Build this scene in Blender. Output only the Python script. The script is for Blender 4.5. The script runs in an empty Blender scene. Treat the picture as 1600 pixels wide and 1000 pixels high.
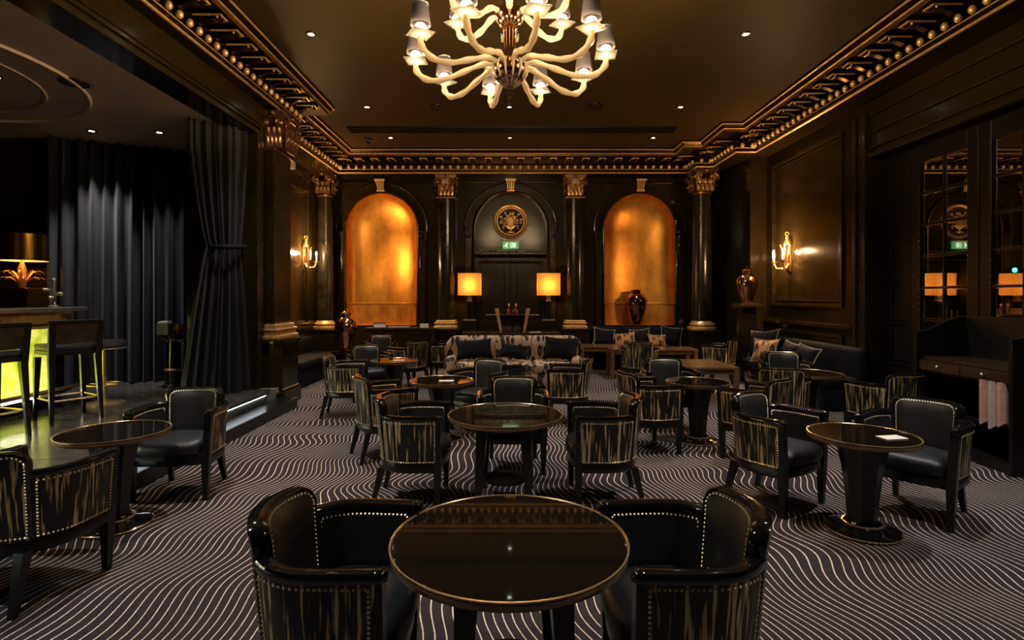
import bpy, bmesh, math, random
from mathutils import Vector, Matrix
random.seed(7)
PI = math.pi
S = bpy.context.scene
C = S.collection

# ---------------------------------------------------------------- camera
# horizon at y=463 of 1000, vanishing point x=800, focal length 855 px of 1600
H = 1.5
cam_d = bpy.data.cameras.new('camera'); cam = bpy.data.objects.new('camera', cam_d); C.objects.link(cam)
cam.location = (0, 0, H); cam.rotation_euler = (PI/2, 0, 0)
cam_d.sensor_width = 36; cam_d.lens = 855/1600*36; cam_d.shift_y = -37/1600
cam_d.clip_start = .05; cam_d.clip_end = 60
S.camera = cam

# ---------------------------------------------------------------- world, exposure
w = bpy.data.worlds.new('world'); S.world = w; w.use_nodes = True
w.node_tree.nodes['Background'].inputs[0].default_value = (.01, .009, .008, 1)
w.node_tree.nodes['Background'].inputs[1].default_value = .1
S.view_settings.view_transform = 'Standard'; S.view_settings.look = 'None'
S.view_settings.gamma = 1; S.view_settings.use_curve_mapping = False
S.view_settings.exposure = 0.0
S.cycles.caustics_reflective = False; S.cycles.caustics_refractive = False
S.cycles.sample_clamp_indirect = 6; S.cycles.max_bounces = 8
S.cycles.use_denoising = True

# light strengths (watts)
E_DOWN = 270; E_ALCOVE = 300; E_CHAND = 104; E_SCONCE = 300; E_LAMP = 46
WARM = (1, .57, .23); WARM2 = (1, .72, .42); NEUT = (1, .91, .84); COOL = (1, .93, .95)

# ---------------------------------------------------------------- room numbers (metres)
YB = 11.8                      # far wall
ZC = 4.48                      # ceiling
XC = -.03                      # axis of far wall
STAGE = .285

# ---------------------------------------------------------------- materials
MATS = {}
def nn(nt, t, **kw):
    n = nt.nodes.new(t)
    for k, v in kw.items(): setattr(n, k, v)
    return n
def mat(name, col, rough=.5, metal=0, coat=0, var=.15, nscale=8, bump=0, bscale=60, emit=None, estr=0, spec=.5, trans=0, sheen=0):
    m = bpy.data.materials.new(name); m.use_nodes = True
    nt = m.node_tree; b = nt.nodes['Principled BSDF']; L = nt.links
    b.inputs['Roughness'].default_value = rough; b.inputs['Metallic'].default_value = metal
    b.inputs['Coat Weight'].default_value = coat; b.inputs['Coat Roughness'].default_value = .05
    b.inputs['Specular IOR Level'].default_value = spec
    b.inputs['Transmission Weight'].default_value = trans
    if sheen: b.inputs['Sheen Weight'].default_value = sheen
    tc = nn(nt, 'ShaderNodeTexCoord')
    no = nn(nt, 'ShaderNodeTexNoise'); no.inputs['Scale'].default_value = nscale; no.inputs['Detail'].default_value = 3
    L.new(tc.outputs['Object'], no.inputs['Vector'])
    cr = nn(nt, 'ShaderNodeValToRGB')
    c0 = [max(0, x*(1-var)) for x in col]; c1 = [x*(1+var) for x in col]
    cr.color_ramp.elements[0].position = .3; cr.color_ramp.elements[1].position = .7
    cr.color_ramp.elements[0].color = (*c0, 1); cr.color_ramp.elements[1].color = (*c1, 1)
    L.new(no.outputs['Fac'], cr.inputs['Fac']); L.new(cr.outputs['Color'], b.inputs['Base Color'])
    if bump:
        n2 = nn(nt, 'ShaderNodeTexNoise'); n2.inputs['Scale'].default_value = bscale; n2.inputs['Detail'].default_value = 2
        L.new(tc.outputs['Object'], n2.inputs['Vector'])
        bp = nn(nt, 'ShaderNodeBump'); bp.inputs['Strength'].default_value = bump; bp.inputs['Distance'].default_value = .01
        L.new(n2.outputs['Fac'], bp.inputs['Height']); L.new(bp.outputs['Normal'], b.inputs['Normal'])
    if emit:
        b.inputs['Emission Color'].default_value = (*emit, 1); b.inputs['Emission Strength'].default_value = estr
    MATS[name] = m
    return m
mat('lacquer_wall', (.017, .0115, .004), .16, coat=0, spec=.26, bump=.03, bscale=5)
mat('lacquer_trim', (.020, .0135, .005), .2, coat=.1, spec=.4)
mat('lacquer_black', (.006, .006, .006), .1, coat=.6)
mat('lacquer_top', (.010, .008, .006), .025, spec=1, coat=.6, var=.05)
mat('wood_black', (.008, .007, .006), .3, coat=.1, spec=.35)
mat('marble', (.014, .012, .007), .2, coat=.15, var=.7, nscale=5)
mat('bronze', (.30, .165, .07), .32, metal=.9, var=.2)
mat('bronze_dark', (.055, .031, .014), .3, metal=1, var=.25)
mat('gilt', (.82, .52, .21), .36, metal=.6, var=.2, nscale=20)
mat('brass', (.85, .62, .34), .24, metal=.85, var=.08)
mat('nail', (.95, .78, .56), .42, metal=1, var=.1)
mat('copper', (.62, .34, .18), .12, metal=1, var=.3, nscale=6)
mat('copper_dark', (.30, .15, .08), .1, metal=1, var=.4, nscale=5)
mat('chrome', (.8, .79, .77), .2, metal=.85, var=.03)
mat('ceiling_paint', (.046, .030, .011), .5, spec=.08, var=.06, nscale=2)
mat('alcove_paint', (.52, .40, .30), .6, var=.08, nscale=2)
mat('leather', (.017, .018, .020), .38, bump=.08, bscale=90, var=.3)
mat('leather_back', (.019, .0185, .020), .48, bump=.08, bscale=90, var=.25)  # leather copy; sheen caught by the inner backs is put into its colour
mat('leather_seat', (.009, .011, .015), .45, bump=.1, bscale=60, var=.3)
mat('velvet', (.006, .0065, .009), .75, var=.2, spec=.15)
mat('velvet_curtain', (.010, .010, .0115), .6, spec=.3, sheen=.06, var=.2, nscale=3)
mat('dark_stone', (.055, .050, .047), .22, var=.4, nscale=10)
mat('joint', (.24, .23, .21), .5)
mat('wood_brown', (.19, .105, .04), .22, coat=.4, var=.3, nscale=12)
mat('wood_dark', (.035, .020, .009), .25, coat=.3, var=.3, nscale=12)
mat('paper', (.85, .82, .78), .7, var=.03)
mat('newsprint', (.50, .42, .38), .85, var=.12, nscale=30)
mat('newsprint_pink', (.55, .33, .25), .85, var=.12, nscale=30)
mat('mirror', (.62, .60, .56), .015, metal=1, var=.0)
mat('bevel', (.9, .86, .8), .08, metal=1, var=.0)
mat('black_void', (.004, .004, .004), .6)
mat('glass_amber', (.8, .4, .08), .05, trans=.9, var=.05)
mat('trim_braid', (.45, .38, .28), .6, var=.5, nscale=120)
mat('white_plastic', (.7, .7, .68), .4)
mat('gold_shade', (.55, .27, .06), .22, metal=1, var=.15)
mat('gold_shade_in', (.9, .62, .25), .5, metal=0, var=.05)
def emis(name, col, s):
    m = bpy.data.materials.new(name); m.use_nodes = True; nt = m.node_tree
    b = nt.nodes['Principled BSDF']; b.inputs['Base Color'].default_value = (.8, .8, .8, 1)
    b.inputs['Emission Color'].default_value = (*col, 1); b.inputs['Emission Strength'].default_value = s
    MATS[name] = m; return m
emis('bulb', (1, .70, .36), 26)
emis('bulb_frost', (1, .78, .48), 14)
emis('downlight_glow', (1, .93, .82), 30)
emis('downlight_dim', (.9, 1, .9), 4)
emis('led_white', (.82, .93, 1), 5)
emis('exit_green', (.0, .30, .06), .8)
emis('exit_white', (.7, 1, .75), 1.0)
emis('green_dot', (.02, 1, .25), 8)

def m_shade(name, col, estr):
    # lamp shade fabric: translucent, lets the bulb inside glow through
    m = bpy.data.materials.new(name); m.use_nodes = True; nt = m.node_tree; L = nt.links
    nt.nodes.remove(nt.nodes['Principled BSDF']); out = nt.nodes['Material Output']
    d = nn(nt, 'ShaderNodeBsdfDiffuse'); t = nn(nt, 'ShaderNodeBsdfTranslucent'); mx = nn(nt, 'ShaderNodeMixShader')
    tc = nn(nt, 'ShaderNodeTexCoord'); mp = nn(nt, 'ShaderNodeMapping'); mp.inputs['Scale'].default_value = (40, 40, .6)
    no = nn(nt, 'ShaderNodeTexNoise'); no.inputs['Scale'].default_value = 1.2
    cr = nn(nt, 'ShaderNodeValToRGB'); cr.color_ramp.elements[0].color = (*[x*.7 for x in col], 1); cr.color_ramp.elements[1].color = (*col, 1)
    L.new(tc.outputs['Object'], mp.inputs['Vector']); L.new(mp.outputs['Vector'], no.inputs['Vector']); L.new(no.outputs['Fac'], cr.inputs['Fac'])
    L.new(cr.outputs['Color'], d.inputs['Color']); L.new(cr.outputs['Color'], t.inputs['Color'])
    mx.inputs[0].default_value = estr; L.new(d.outputs[0], mx.inputs[1]); L.new(t.outputs[0], mx.inputs[2]); L.new(mx.outputs[0], out.inputs['Surface'])
    MATS[name] = m
m_shade('shade_linen', (.46, .23, .055), .6)
m_shade('shade_smoke', (.07, .065, .07), .25)

def m_arm_glass():
    m = bpy.data.materials.new('arm_glass'); m.use_nodes = True; nt = m.node_tree; L = nt.links
    b = nt.nodes['Principled BSDF']; out = nt.nodes['Material Output']
    b.inputs['Base Color'].default_value = (1, .90, .74, 1); b.inputs['Roughness'].default_value = .06
    b.inputs['Coat Weight'].default_value = .5
    t = nn(nt, 'ShaderNodeBsdfTranslucent'); t.inputs['Color'].default_value = (1, .88, .68, 1)
    no = nn(nt, 'ShaderNodeTexNoise'); no.inputs['Scale'].default_value = 25
    tc = nn(nt, 'ShaderNodeTexCoord'); L.new(tc.outputs['Object'], no.inputs['Vector'])
    bp = nn(nt, 'ShaderNodeBump'); bp.inputs['Strength'].default_value = .4; L.new(no.outputs['Fac'], bp.inputs['Height']); L.new(bp.outputs[0], b.inputs['Normal'])
    mx = nn(nt, 'ShaderNodeMixShader'); mx.inputs[0].default_value = .6
    L.new(b.outputs[0], mx.inputs[1]); L.new(t.outputs[0], mx.inputs[2]); L.new(mx.outputs[0], out.inputs['Surface'])
    MATS['arm_glass'] = m
m_arm_glass()
def m_clear():
    # thin clear glass: mostly see-through with a sharp surface reflection
    m = bpy.data.materials.new('glass_clear'); m.use_nodes = True; nt = m.node_tree; L = nt.links
    nt.nodes.remove(nt.nodes['Principled BSDF']); out = nt.nodes['Material Output']
    t = nn(nt, 'ShaderNodeBsdfTransparent'); t.inputs[0].default_value = (.97, .95, .9, 1); g = nn(nt, 'ShaderNodeBsdfGlossy'); g.inputs['Roughness'].default_value = .05
    d = nn(nt, 'ShaderNodeBsdfTranslucent'); d.inputs[0].default_value = (1, .9, .75, 1)
    lw = nn(nt, 'ShaderNodeLayerWeight'); lw.inputs[0].default_value = .35
    mx = nn(nt, 'ShaderNodeMixShader'); L.new(lw.outputs['Fresnel'], mx.inputs[0]); L.new(t.outputs[0], mx.inputs[1]); L.new(g.outputs[0], mx.inputs[2])
    m2 = nn(nt, 'ShaderNodeMixShader'); m2.inputs[0].default_value = .04; L.new(mx.outputs[0], m2.inputs[1]); L.new(d.outputs[0], m2.inputs[2]); L.new(m2.outputs[0], out.inputs['Surface'])
    MATS['glass_clear'] = m
m_clear()

def m_carpet():
    m = bpy.data.materials.new('carpet'); m.use_nodes = True; nt = m.node_tree; L = nt.links
    b = nt.nodes['Principled BSDF']; b.inputs['Roughness'].default_value = .95; b.inputs['Specular IOR Level'].default_value = .1
    tc = nn(nt, 'ShaderNodeTexCoord'); sp = nn(nt, 'ShaderNodeSeparateXYZ'); L.new(tc.outputs['Object'], sp.inputs[0])
    def M(op, a, bb=None, cc=None):
        n = nn(nt, 'ShaderNodeMath', operation=op)
        for i, v in enumerate((a, bb, cc)):
            if v is None: continue
            if isinstance(v, (int, float)): n.inputs[i].default_value = v
            else: L.new(v, n.inputs[i])
        return n.outputs[0]
    lo = nn(nt, 'ShaderNodeTexNoise'); lo.inputs['Scale'].default_value = .55; lo.inputs['Detail'].default_value = 1
    L.new(tc.outputs['Object'], lo.inputs['Vector'])
    ph = M('MULTIPLY', M('SUBTRACT', lo.outputs['Fac'], .5), 7.0)
    wave = M('SINE', M('ADD', M('MULTIPLY', sp.outputs['Y'], 2*PI/.82), ph))
    amp = M('ADD', M('MULTIPLY', M('SINE', M('ADD', M('MULTIPLY', sp.outputs['X'], 2.3), M('MULTIPLY', sp.outputs['Y'], .9))), .012), .045)
    lo2 = nn(nt, 'ShaderNodeTexNoise'); lo2.inputs['Scale'].default_value = 1.1; lo2.inputs['Detail'].default_value = 0
    mp = nn(nt, 'ShaderNodeMapping'); mp.inputs['Location'].default_value = (3.3, 8.1, 0); L.new(tc.outputs['Object'], mp.inputs[0]); L.new(mp.outputs[0], lo2.inputs['Vector'])
    u = M('ADD', M('ADD', sp.outputs['X'], M('MULTIPLY', wave, amp)), M('MULTIPLY', lo2.outputs['Fac'], .36))
    fine = nn(nt, 'ShaderNodeTexNoise'); fine.inputs['Scale'].default_value = 140; fine.inputs['Detail'].default_value = 1
    L.new(tc.outputs['Object'], fine.inputs['Vector'])
    u = M('ADD', u, M('MULTIPLY', M('SUBTRACT', fine.outputs['Fac'], .5), .005))
    fr = M('FRACT', M('DIVIDE', u, .047))
    tri = M('ABSOLUTE', M('SUBTRACT', fr, .5))           # 0 at the line
    ss = nn(nt, 'ShaderNodeMapRange', interpolation_type='SMOOTHSTEP'); L.new(tri, ss.inputs[0])
    ss.inputs[1].default_value = .035; ss.inputs[2].default_value = .082; ss.inputs[3].default_value = 1; ss.inputs[4].default_value = 0
    mx = nn(nt, 'ShaderNodeMix', data_type='RGBA')
    cr = nn(nt, 'ShaderNodeValToRGB'); cr.color_ramp.elements[0].color = (.024, .019, .024, 1); cr.color_ramp.elements[1].color = (.054, .044, .053, 1)
    L.new(fine.outputs['Fac'], cr.inputs['Fac'])
    L.new(ss.outputs[0], mx.inputs['Factor']); L.new(cr.outputs['Color'], mx.inputs['A']); mx.inputs['B'].default_value = (.84, .74, .66, 1)
    L.new(mx.outputs['Result'], b.inputs['Base Color'])
    bp = nn(nt, 'ShaderNodeBump'); bp.inputs['Strength'].default_value = .5; bp.inputs['Distance'].default_value = .004
    L.new(fine.outputs['Fac'], bp.inputs['Height']); L.new(bp.outputs[0], b.inputs['Normal'])
    MATS['carpet'] = m
m_carpet()

def m_streak():
    m = bpy.data.materials.new('streak_fabric'); m.use_nodes = True; nt = m.node_tree; L = nt.links
    b = nt.nodes['Principled BSDF']; b.inputs['Roughness'].default_value = .4
    uv = nn(nt, 'ShaderNodeUVMap'); oi = nn(nt, 'ShaderNodeObjectInfo')
    mp = nn(nt, 'ShaderNodeMapping'); mp.inputs['Scale'].default_value = (75, 4.2, 1)
    L.new(uv.outputs[0], mp.inputs['Vector'])
    cb = nn(nt, 'ShaderNodeCombineXYZ'); mm = nn(nt, 'ShaderNodeMath', operation='MULTIPLY'); mm.inputs[1].default_value = 50
    L.new(oi.outputs['Random'], mm.inputs[0]); L.new(mm.outputs[0], cb.inputs[2]); L.new(mm.outputs[0], cb.inputs[0])
    va = nn(nt, 'ShaderNodeVectorMath', operation='ADD'); L.new(mp.outputs[0], va.inputs[0]); L.new(cb.outputs[0], va.inputs[1])
    no = nn(nt, 'ShaderNodeTexNoise'); no.inputs['Scale'].default_value = 1; no.inputs['Detail'].default_value = 2; L.new(va.outputs[0], no.inputs['Vector'])
    cr = nn(nt, 'ShaderNodeValToRGB'); e = cr.color_ramp.elements
    e[0].position = .54; e[0].color = (.009, .009, .010, 1); e[1].position = .60; e[1].color = (.55, .41, .17, 1)
    e.new(.70).color = (.80, .68, .40, 1); e.new(.42).color = (.022, .022, .026, 1)
    L.new(no.outputs['Fac'], cr.inputs['Fac']); L.new(cr.outputs['Color'], b.inputs['Base Color'])
    b.inputs['Metallic'].default_value = .25
    MATS['streak_fabric'] = m
m_streak()

def m_print(name='print_fabric', ca=(.64, .43, .26, 1), cb=(.62, .42, .26, 1)):
    m = bpy.data.materials.new(name); m.use_nodes = True; nt = m.node_tree; L = nt.links
    b = nt.nodes['Principled BSDF']; b.inputs['Roughness'].default_value = .75
    tc = nn(nt, 'ShaderNodeTexCoord')
    # scattered slanted leaves and curling stems
    def M(op, x_, y_):
        n = nn(nt, 'ShaderNodeMath', operation=op)
        for i, v in enumerate((x_, y_)):
            if isinstance(v, (int, float)): n.inputs[i].default_value = v
            else: L.new(v, n.inputs[i])
        return n.outputs[0]
    leaf = None
    for k, (ang, sc_) in enumerate(((.7, 5.2), (-.6, 6.4))):
        mp = nn(nt, 'ShaderNodeMapping'); mp.inputs['Rotation'].default_value = (0, ang, 0); mp.inputs['Scale'].default_value = (sc_*1.9, sc_, sc_*.75); mp.inputs['Location'].default_value = (k*3.7, 0, k)
        vo = nn(nt, 'ShaderNodeTexVoronoi'); vo.inputs['Scale'].default_value = 1; L.new(tc.outputs['Object'], mp.inputs[0]); L.new(mp.outputs[0], vo.inputs['Vector'])
        sp = nn(nt, 'ShaderNodeSeparateColor'); L.new(vo.outputs['Color'], sp.inputs[0])
        q = M('MULTIPLY', M('LESS_THAN', vo.outputs['Distance'], .40), M('GREATER_THAN', sp.outputs[0], .35))
        q = M('SUBTRACT', q, M('MULTIPLY', M('LESS_THAN', vo.outputs['Distance'], .14), .5))
        leaf = q if leaf is None else M('MAXIMUM', leaf, q)
    wv = nn(nt, 'ShaderNodeTexWave', wave_type='BANDS'); wv.inputs['Scale'].default_value = 1.6; wv.inputs['Distortion'].default_value = 6; wv.inputs['Detail'].default_value = 1; wv.inputs['Detail Scale'].default_value = 1.6
    L.new(tc.outputs['Object'], wv.inputs['Vector'])
    pat = M('MAXIMUM', leaf, M('MULTIPLY', M('GREATER_THAN', wv.outputs['Fac'], .985), .8))
    cr = nn(nt, 'ShaderNodeValToRGB'); e = cr.color_ramp.elements
    e[0].position = .1; e[0].color = ca; e[1].position = .95; e[1].color = (.03, .024, .02, 1); e.new(.5).color = (cb[0]*.45, cb[1]*.35, cb[2]*.3, 1)
    L.new(pat, cr.inputs['Fac']); L.new(cr.outputs['Color'], b.inputs['Base Color'])
    MATS[name] = m
m_print(); m_print('print_gold', (.50, .25, .085, 1), (.42, .20, .06, 1))

def m_gold_leaf():
    m = bpy.data.materials.new('gold_leaf'); m.use_nodes = True; nt = m.node_tree; L = nt.links
    b = nt.nodes['Principled BSDF']; b.inputs['Metallic'].default_value = .78
    tc = nn(nt, 'ShaderNodeTexCoord'); mp = nn(nt, 'ShaderNodeMapping'); mp.inputs['Scale'].default_value = (1, 1, .5); L.new(tc.outputs['Object'], mp.inputs[0])
    no = nn(nt, 'ShaderNodeTexNoise'); no.inputs['Scale'].default_value = 2.6; no.inputs['Detail'].default_value = 7; no.inputs['Roughness'].default_value = .65
    L.new(mp.outputs[0], no.inputs['Vector'])
    cr = nn(nt, 'ShaderNodeValToRGB'); e = cr.color_ramp.elements
    e[0].position = .3; e[0].color = (.50, .19, .025, 1); e[1].position = .68; e[1].color = (1, .48, .085, 1)
    L.new(no.outputs['Fac'], cr.inputs['Fac']); L.new(cr.outputs['Color'], b.inputs['Base Color'])
    mr = nn(nt, 'ShaderNodeMapRange'); mr.inputs[3].default_value = .30; mr.inputs[4].default_value = .48
    L.new(no.outputs['Fac'], mr.inputs[0]); L.new(mr.outputs[0], b.inputs['Roughness'])
    MATS['gold_leaf'] = m
m_gold_leaf()

def m_onyx():
    # translucent veined stone of the bar front; the lamp strip behind it shines through
    m = bpy.data.materials.new('onyx'); m.use_nodes = True; nt = m.node_tree; L = nt.links
    b = nt.nodes['Principled BSDF']; b.inputs['Roughness'].default_value = .12; out = nt.nodes['Material Output']
    tc = nn(nt, 'ShaderNodeTexCoord'); no = nn(nt, 'ShaderNodeTexNoise'); no.inputs['Scale'].default_value = 7; no.inputs['Detail'].default_value = 6
    L.new(tc.outputs['Object'], no.inputs['Vector'])
    cr = nn(nt, 'ShaderNodeValToRGB'); e = cr.color_ramp.elements
    e[0].position = .35; e[0].color = (.50, .60, .045, 1); e[1].position = .65; e[1].color = (1, .98, .50, 1)
    L.new(no.outputs['Fac'], cr.inputs['Fac']); L.new(cr.outputs['Color'], b.inputs['Base Color'])
    t = nn(nt, 'ShaderNodeBsdfTranslucent'); L.new(cr.outputs['Color'], t.inputs['Color'])
    mx = nn(nt, 'ShaderNodeMixShader'); mx.inputs[0].default_value = .75
    L.new(b.outputs[0], mx.inputs[1]); L.new(t.outputs[0], mx.inputs[2]); L.new(mx.outputs[0], out.inputs['Surface'])
    MATS['onyx'] = m
m_onyx()

# ---------------------------------------------------------------- mesh helpers
class MB:
    def __init__(s): s.v = []; s.f = []; s.uv = {}
    def add(s, vs, fs):
        o = len(s.v); s.v += [tuple(x) for x in vs]; s.f += [tuple(i+o for i in f) for f in fs]; return o
    def box(s, x0, x1, y0, y1, z0, z1):
        s.add([(x0,y0,z0),(x1,y0,z0),(x1,y1,z0),(x0,y1,z0),(x0,y0,z1),(x1,y0,z1),(x1,y1,z1),(x0,y1,z1)],
              [(0,3,2,1),(4,5,6,7),(0,1,5,4),(1,2,6,5),(2,3,7,6),(3,0,4,7)]); return s
    def taper(s, c0, s0, c1, s1):
        """square post from centre c0 (half sizes s0) to centre c1 (half sizes s1)"""
        vs = []
        for c, h in ((c0, s0), (c1, s1)):
            for a, b in ((-1,-1),(1,-1),(1,1),(-1,1)): vs.append((c[0]+a*h[0], c[1]+b*h[1], c[2]))
        s.add(vs, [(0,3,2,1),(4,5,6,7),(0,1,5,4),(1,2,6,5),(2,3,7,6),(3,0,4,7)]); return s
    def lathe(s, prof, n=24, c=(0,0,0), a0=0, a1=2*PI, sx=1, sy=1):
        full = abs(a1-a0-2*PI) < 1e-6; k = n if full else n+1; vs = []
        for r, z in prof:
            for i in range(k):
                a = a0+(a1-a0)*i/n; vs.append((c[0]+r*math.cos(a)*sx, c[1]+r*math.sin(a)*sy, c[2]+z))
        fs = []
        for j in range(len(prof)-1):
            for i in range(n):
                i2 = (i+1) % k if full else i+1
                fs.append((j*k+i, j*k+i2, (j+1)*k+i2, (j+1)*k+i))
        o = s.add(vs, fs)
        if full:
            if prof[0][0] > 1e-5: s.f.append(tuple(o+i for i in range(n))[::-1])
            if prof[-1][0] > 1e-5: s.f.append(tuple(o+(len(prof)-1)*k+i for i in range(n)))
        return s
    def tube(s, path, r, n=8, cap=True):
        P = [Vector(p) for p in path]; R = r if isinstance(r, (list, tuple)) else [r]*len(P)
        vs = []; up = None
        for i, p in enumerate(P):
            t = (P[min(i+1, len(P)-1)]-P[max(i-1, 0)]).normalized()
            if up is None:
                up = Vector((0,0,1)) if abs(t.z) < .9 else Vector((1,0,0))
            x = t.cross(up).normalized(); up = x.cross(t).normalized()
            for k in range(n):
                a = 2*PI*k/n; vs.append(p+(x*math.cos(a)+up*math.sin(a))*R[i])
        fs = [(i*n+k, i*n+(k+1) % n, (i+1)*n+(k+1) % n, (i+1)*n+k) for i in range(len(P)-1) for k in range(n)]
        if cap: fs += [tuple(range(n))[::-1], tuple((len(P)-1)*n+k for k in range(n))]
        s.add(vs, fs); return s
    def ball(s, c, r, n=10, m=6, sx=1, sy=1, sz=1):
        prof = [(r*math.sin(PI*j/m), -r*math.cos(PI*j/m)*sz) for j in range(m+1)]
        prof[0] = (0, prof[0][1]); prof[-1] = (0, prof[-1][1])
        return s.lathe(prof, n, c, sx=sx, sy=sy)
    def grid(s, fn, nu, nv, uvf=None, flip=False):
        o = len(s.v)
        for j in range(nv+1):
            for i in range(nu+1):
                s.v.append(tuple(fn(i/nu, j/nv)))
                if uvf: s.uv[len(s.v)-1] = uvf(i/nu, j/nv)
        for j in range(nv):
            for i in range(nu):
                a = o+j*(nu+1)+i; q = (a, a+1, a+nu+2, a+nu+1)
                s.f.append(q[::-1] if flip else q)
        return s
    def prism(s, poly, ax, d0, d1):
        """extrude a 2-D polygon along axis ax ('x','y','z') from d0 to d1"""
        n = len(poly)
        def pt(p, d): return {'x': (d, p[0], p[1]), 'y': (p[0], d, p[1]), 'z': (p[0], p[1], d)}[ax]
        vs = [pt(p, d0) for p in poly]+[pt(p, d1) for p in poly]
        s.add(vs, [tuple(range(n))[::-1], tuple(range(n, 2*n))]+[(i, (i+1) % n, n+(i+1) % n, n+i) for i in range(n)]); return s
    def xf(s, M):
        s.v = [tuple(M @ Vector(v)) for v in s.v]; return s
    def mesh(s, name, m, smooth=None):
        me = bpy.data.meshes.new(name); me.from_pydata(s.v, [], s.f); 
        bm = bmesh.new(); bm.from_mesh(me); bmesh.ops.recalc_face_normals(bm, faces=bm.faces); bm.to_mesh(me); bm.free()
        if s.uv:
            ul = me.uv_layers.new(name='UVMap')
            for lp in me.loops: ul.data[lp.index].uv = s.uv.get(lp.vertex_index, (0, 0))
        me.materials.append(MATS[m] if isinstance(m, str) else m)
        if smooth is not None:
            me.polygons.foreach_set('use_smooth', [True]*len(me.polygons))
            if smooth < 180: me.set_sharp_from_angle(angle=math.radians(smooth))
        me.update(); return me
    def mesh2(s, other, name, m, m2, smooth=None):
        n = len(s.f); s.add(other.v, other.f); me = s.mesh(name, m, smooth); me.materials.append(MATS[m2])
        for i in range(n, len(me.polygons)): me.polygons[i].material_index = 1
        return me
    def build(s, name, m, parent=None, smooth=None, bevel=0):
        o = bpy.data.objects.new(name, s.mesh(name, m, smooth)); C.objects.link(o)
        if parent: o.parent = parent
        if bevel:
            b = o.modifiers.new('bevel', 'BEVEL'); b.width = bevel; b.segments = 2; b.limit_method = 'ANGLE'
        return o
def tag(o, label=None, cat=None, group=None, kind=None):
    if label: o['label'] = label
    if cat: o['category'] = cat
    if group: o['group'] = group
    if kind: o['kind'] = kind
    return o
def thing(name, label, cat, loc=(0,0,0), rz=0, group=None):
    o = bpy.data.objects.new(name, None); C.objects.link(o); o.empty_display_size = .1
    o.location = loc; o.rotation_euler = (0, 0, rz); return tag(o, label, cat, group)
def struct(o): o['kind'] = 'structure'; return o
def copy_tree(o, parent=None):
    c = o.copy(); C.objects.link(c); c.parent = parent
    for ch in list(o.children): copy_tree(ch, c)
    return c
def place(o, mesh_obj_name, me, parent, loc, rz=0):
    k = bpy.data.objects.new(mesh_obj_name, me); C.objects.link(k); k.parent = parent; k.location = loc; k.rotation_euler = (0, 0, rz); return k
def light(name, kind, loc, e, col, parent=None, radius=.03, spot=None, blend=.5, rot=None):
    d = bpy.data.lights.new(name, kind); d.energy = e; d.color = col
    if kind in ('POINT', 'SPOT'): d.shadow_soft_size = radius
    if kind == 'SPOT': d.spot_size = math.radians(spot); d.spot_blend = blend
    o = bpy.data.objects.new(name, d); C.objects.link(o); o.location = loc
    if rot: o.rotation_euler = rot
    if parent: o.parent = parent
    return o
def aim(o, tgt):
    o.rotation_euler = (Vector(tgt)-Vector(o.location)).to_track_quat('-Z', 'Y').to_euler()
def sweep_plan(mb, path, prof, closed=False):
    """sweep a (p, z) profile along a plan polyline; p is measured to the right of travel, mitred corners"""
    n = len(path); rows = []
    for i in range(n):
        a = Vector(path[i])
        def seg(k): 
            q = (Vector(path[(k+1) % n])-Vector(path[k])).normalized(); return Vector((q.y, -q.x))
        if closed or 0 < i < n-1: n0, n1 = seg((i-1) % n), seg(i)
        elif i == 0: n0 = n1 = seg(0)
        else: n0 = n1 = seg(n-2)
        mi = (n0+n1); mi = mi/ (mi.dot(n0)) if mi.length > 1e-6 else n0
        rows.append([(a.x+mi.x*p, a.y+mi.y*p, z) for p, z in prof])
    k = len(prof); fs = []
    for i in range(n if closed else n-1):
        for j in range(k-1):
            i2 = (i+1) % n
            fs.append((i*k+j, i2*k+j, i2*k+j+1, i*k+j+1))
    mb.add([v for r in rows for v in r], fs); return mb
def frame_rect(mb, u0, u1, v0, v1, t, d, plane, at, sgn=1):
    """a raised rectangular moulding on a wall. plane 'y': wall y=at, faces -y*sgn ; plane 'x': wall x=at"""
    for (a, b, c, e) in ((u0, u1, v0, v0+t), (u0, u1, v1-t, v1), (u0, u0+t, v0+t, v1-t), (u1-t, u1, v0+t, v1-t)):
        lo, hi = sorted((at, at-sgn*d))
        if plane == 'y': mb.box(a, b, lo, hi, c, e)
        else: mb.box(lo, hi, a, b, c, e)
    return mb

# ================================================================ STRUCTURE
# floor (carpet)
struct(MB().box(-2.9, 5.0, -2.5, YB+.6, -.1, 0).build('floor', 'carpet'))['label'] = 'dark carpet with wavy cream lines'
struct(MB().box(-4.3, -2.9, 7.4, YB+.3, -.1, -.0005).build('floor', 'carpet'))
# ceiling of the main room, with the ceiling over the entablature
struct(MB().box(-4.3, 5.0, -2.5, YB+.6, ZC, ZC+.1).build('ceiling', 'ceiling_paint'))

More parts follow.
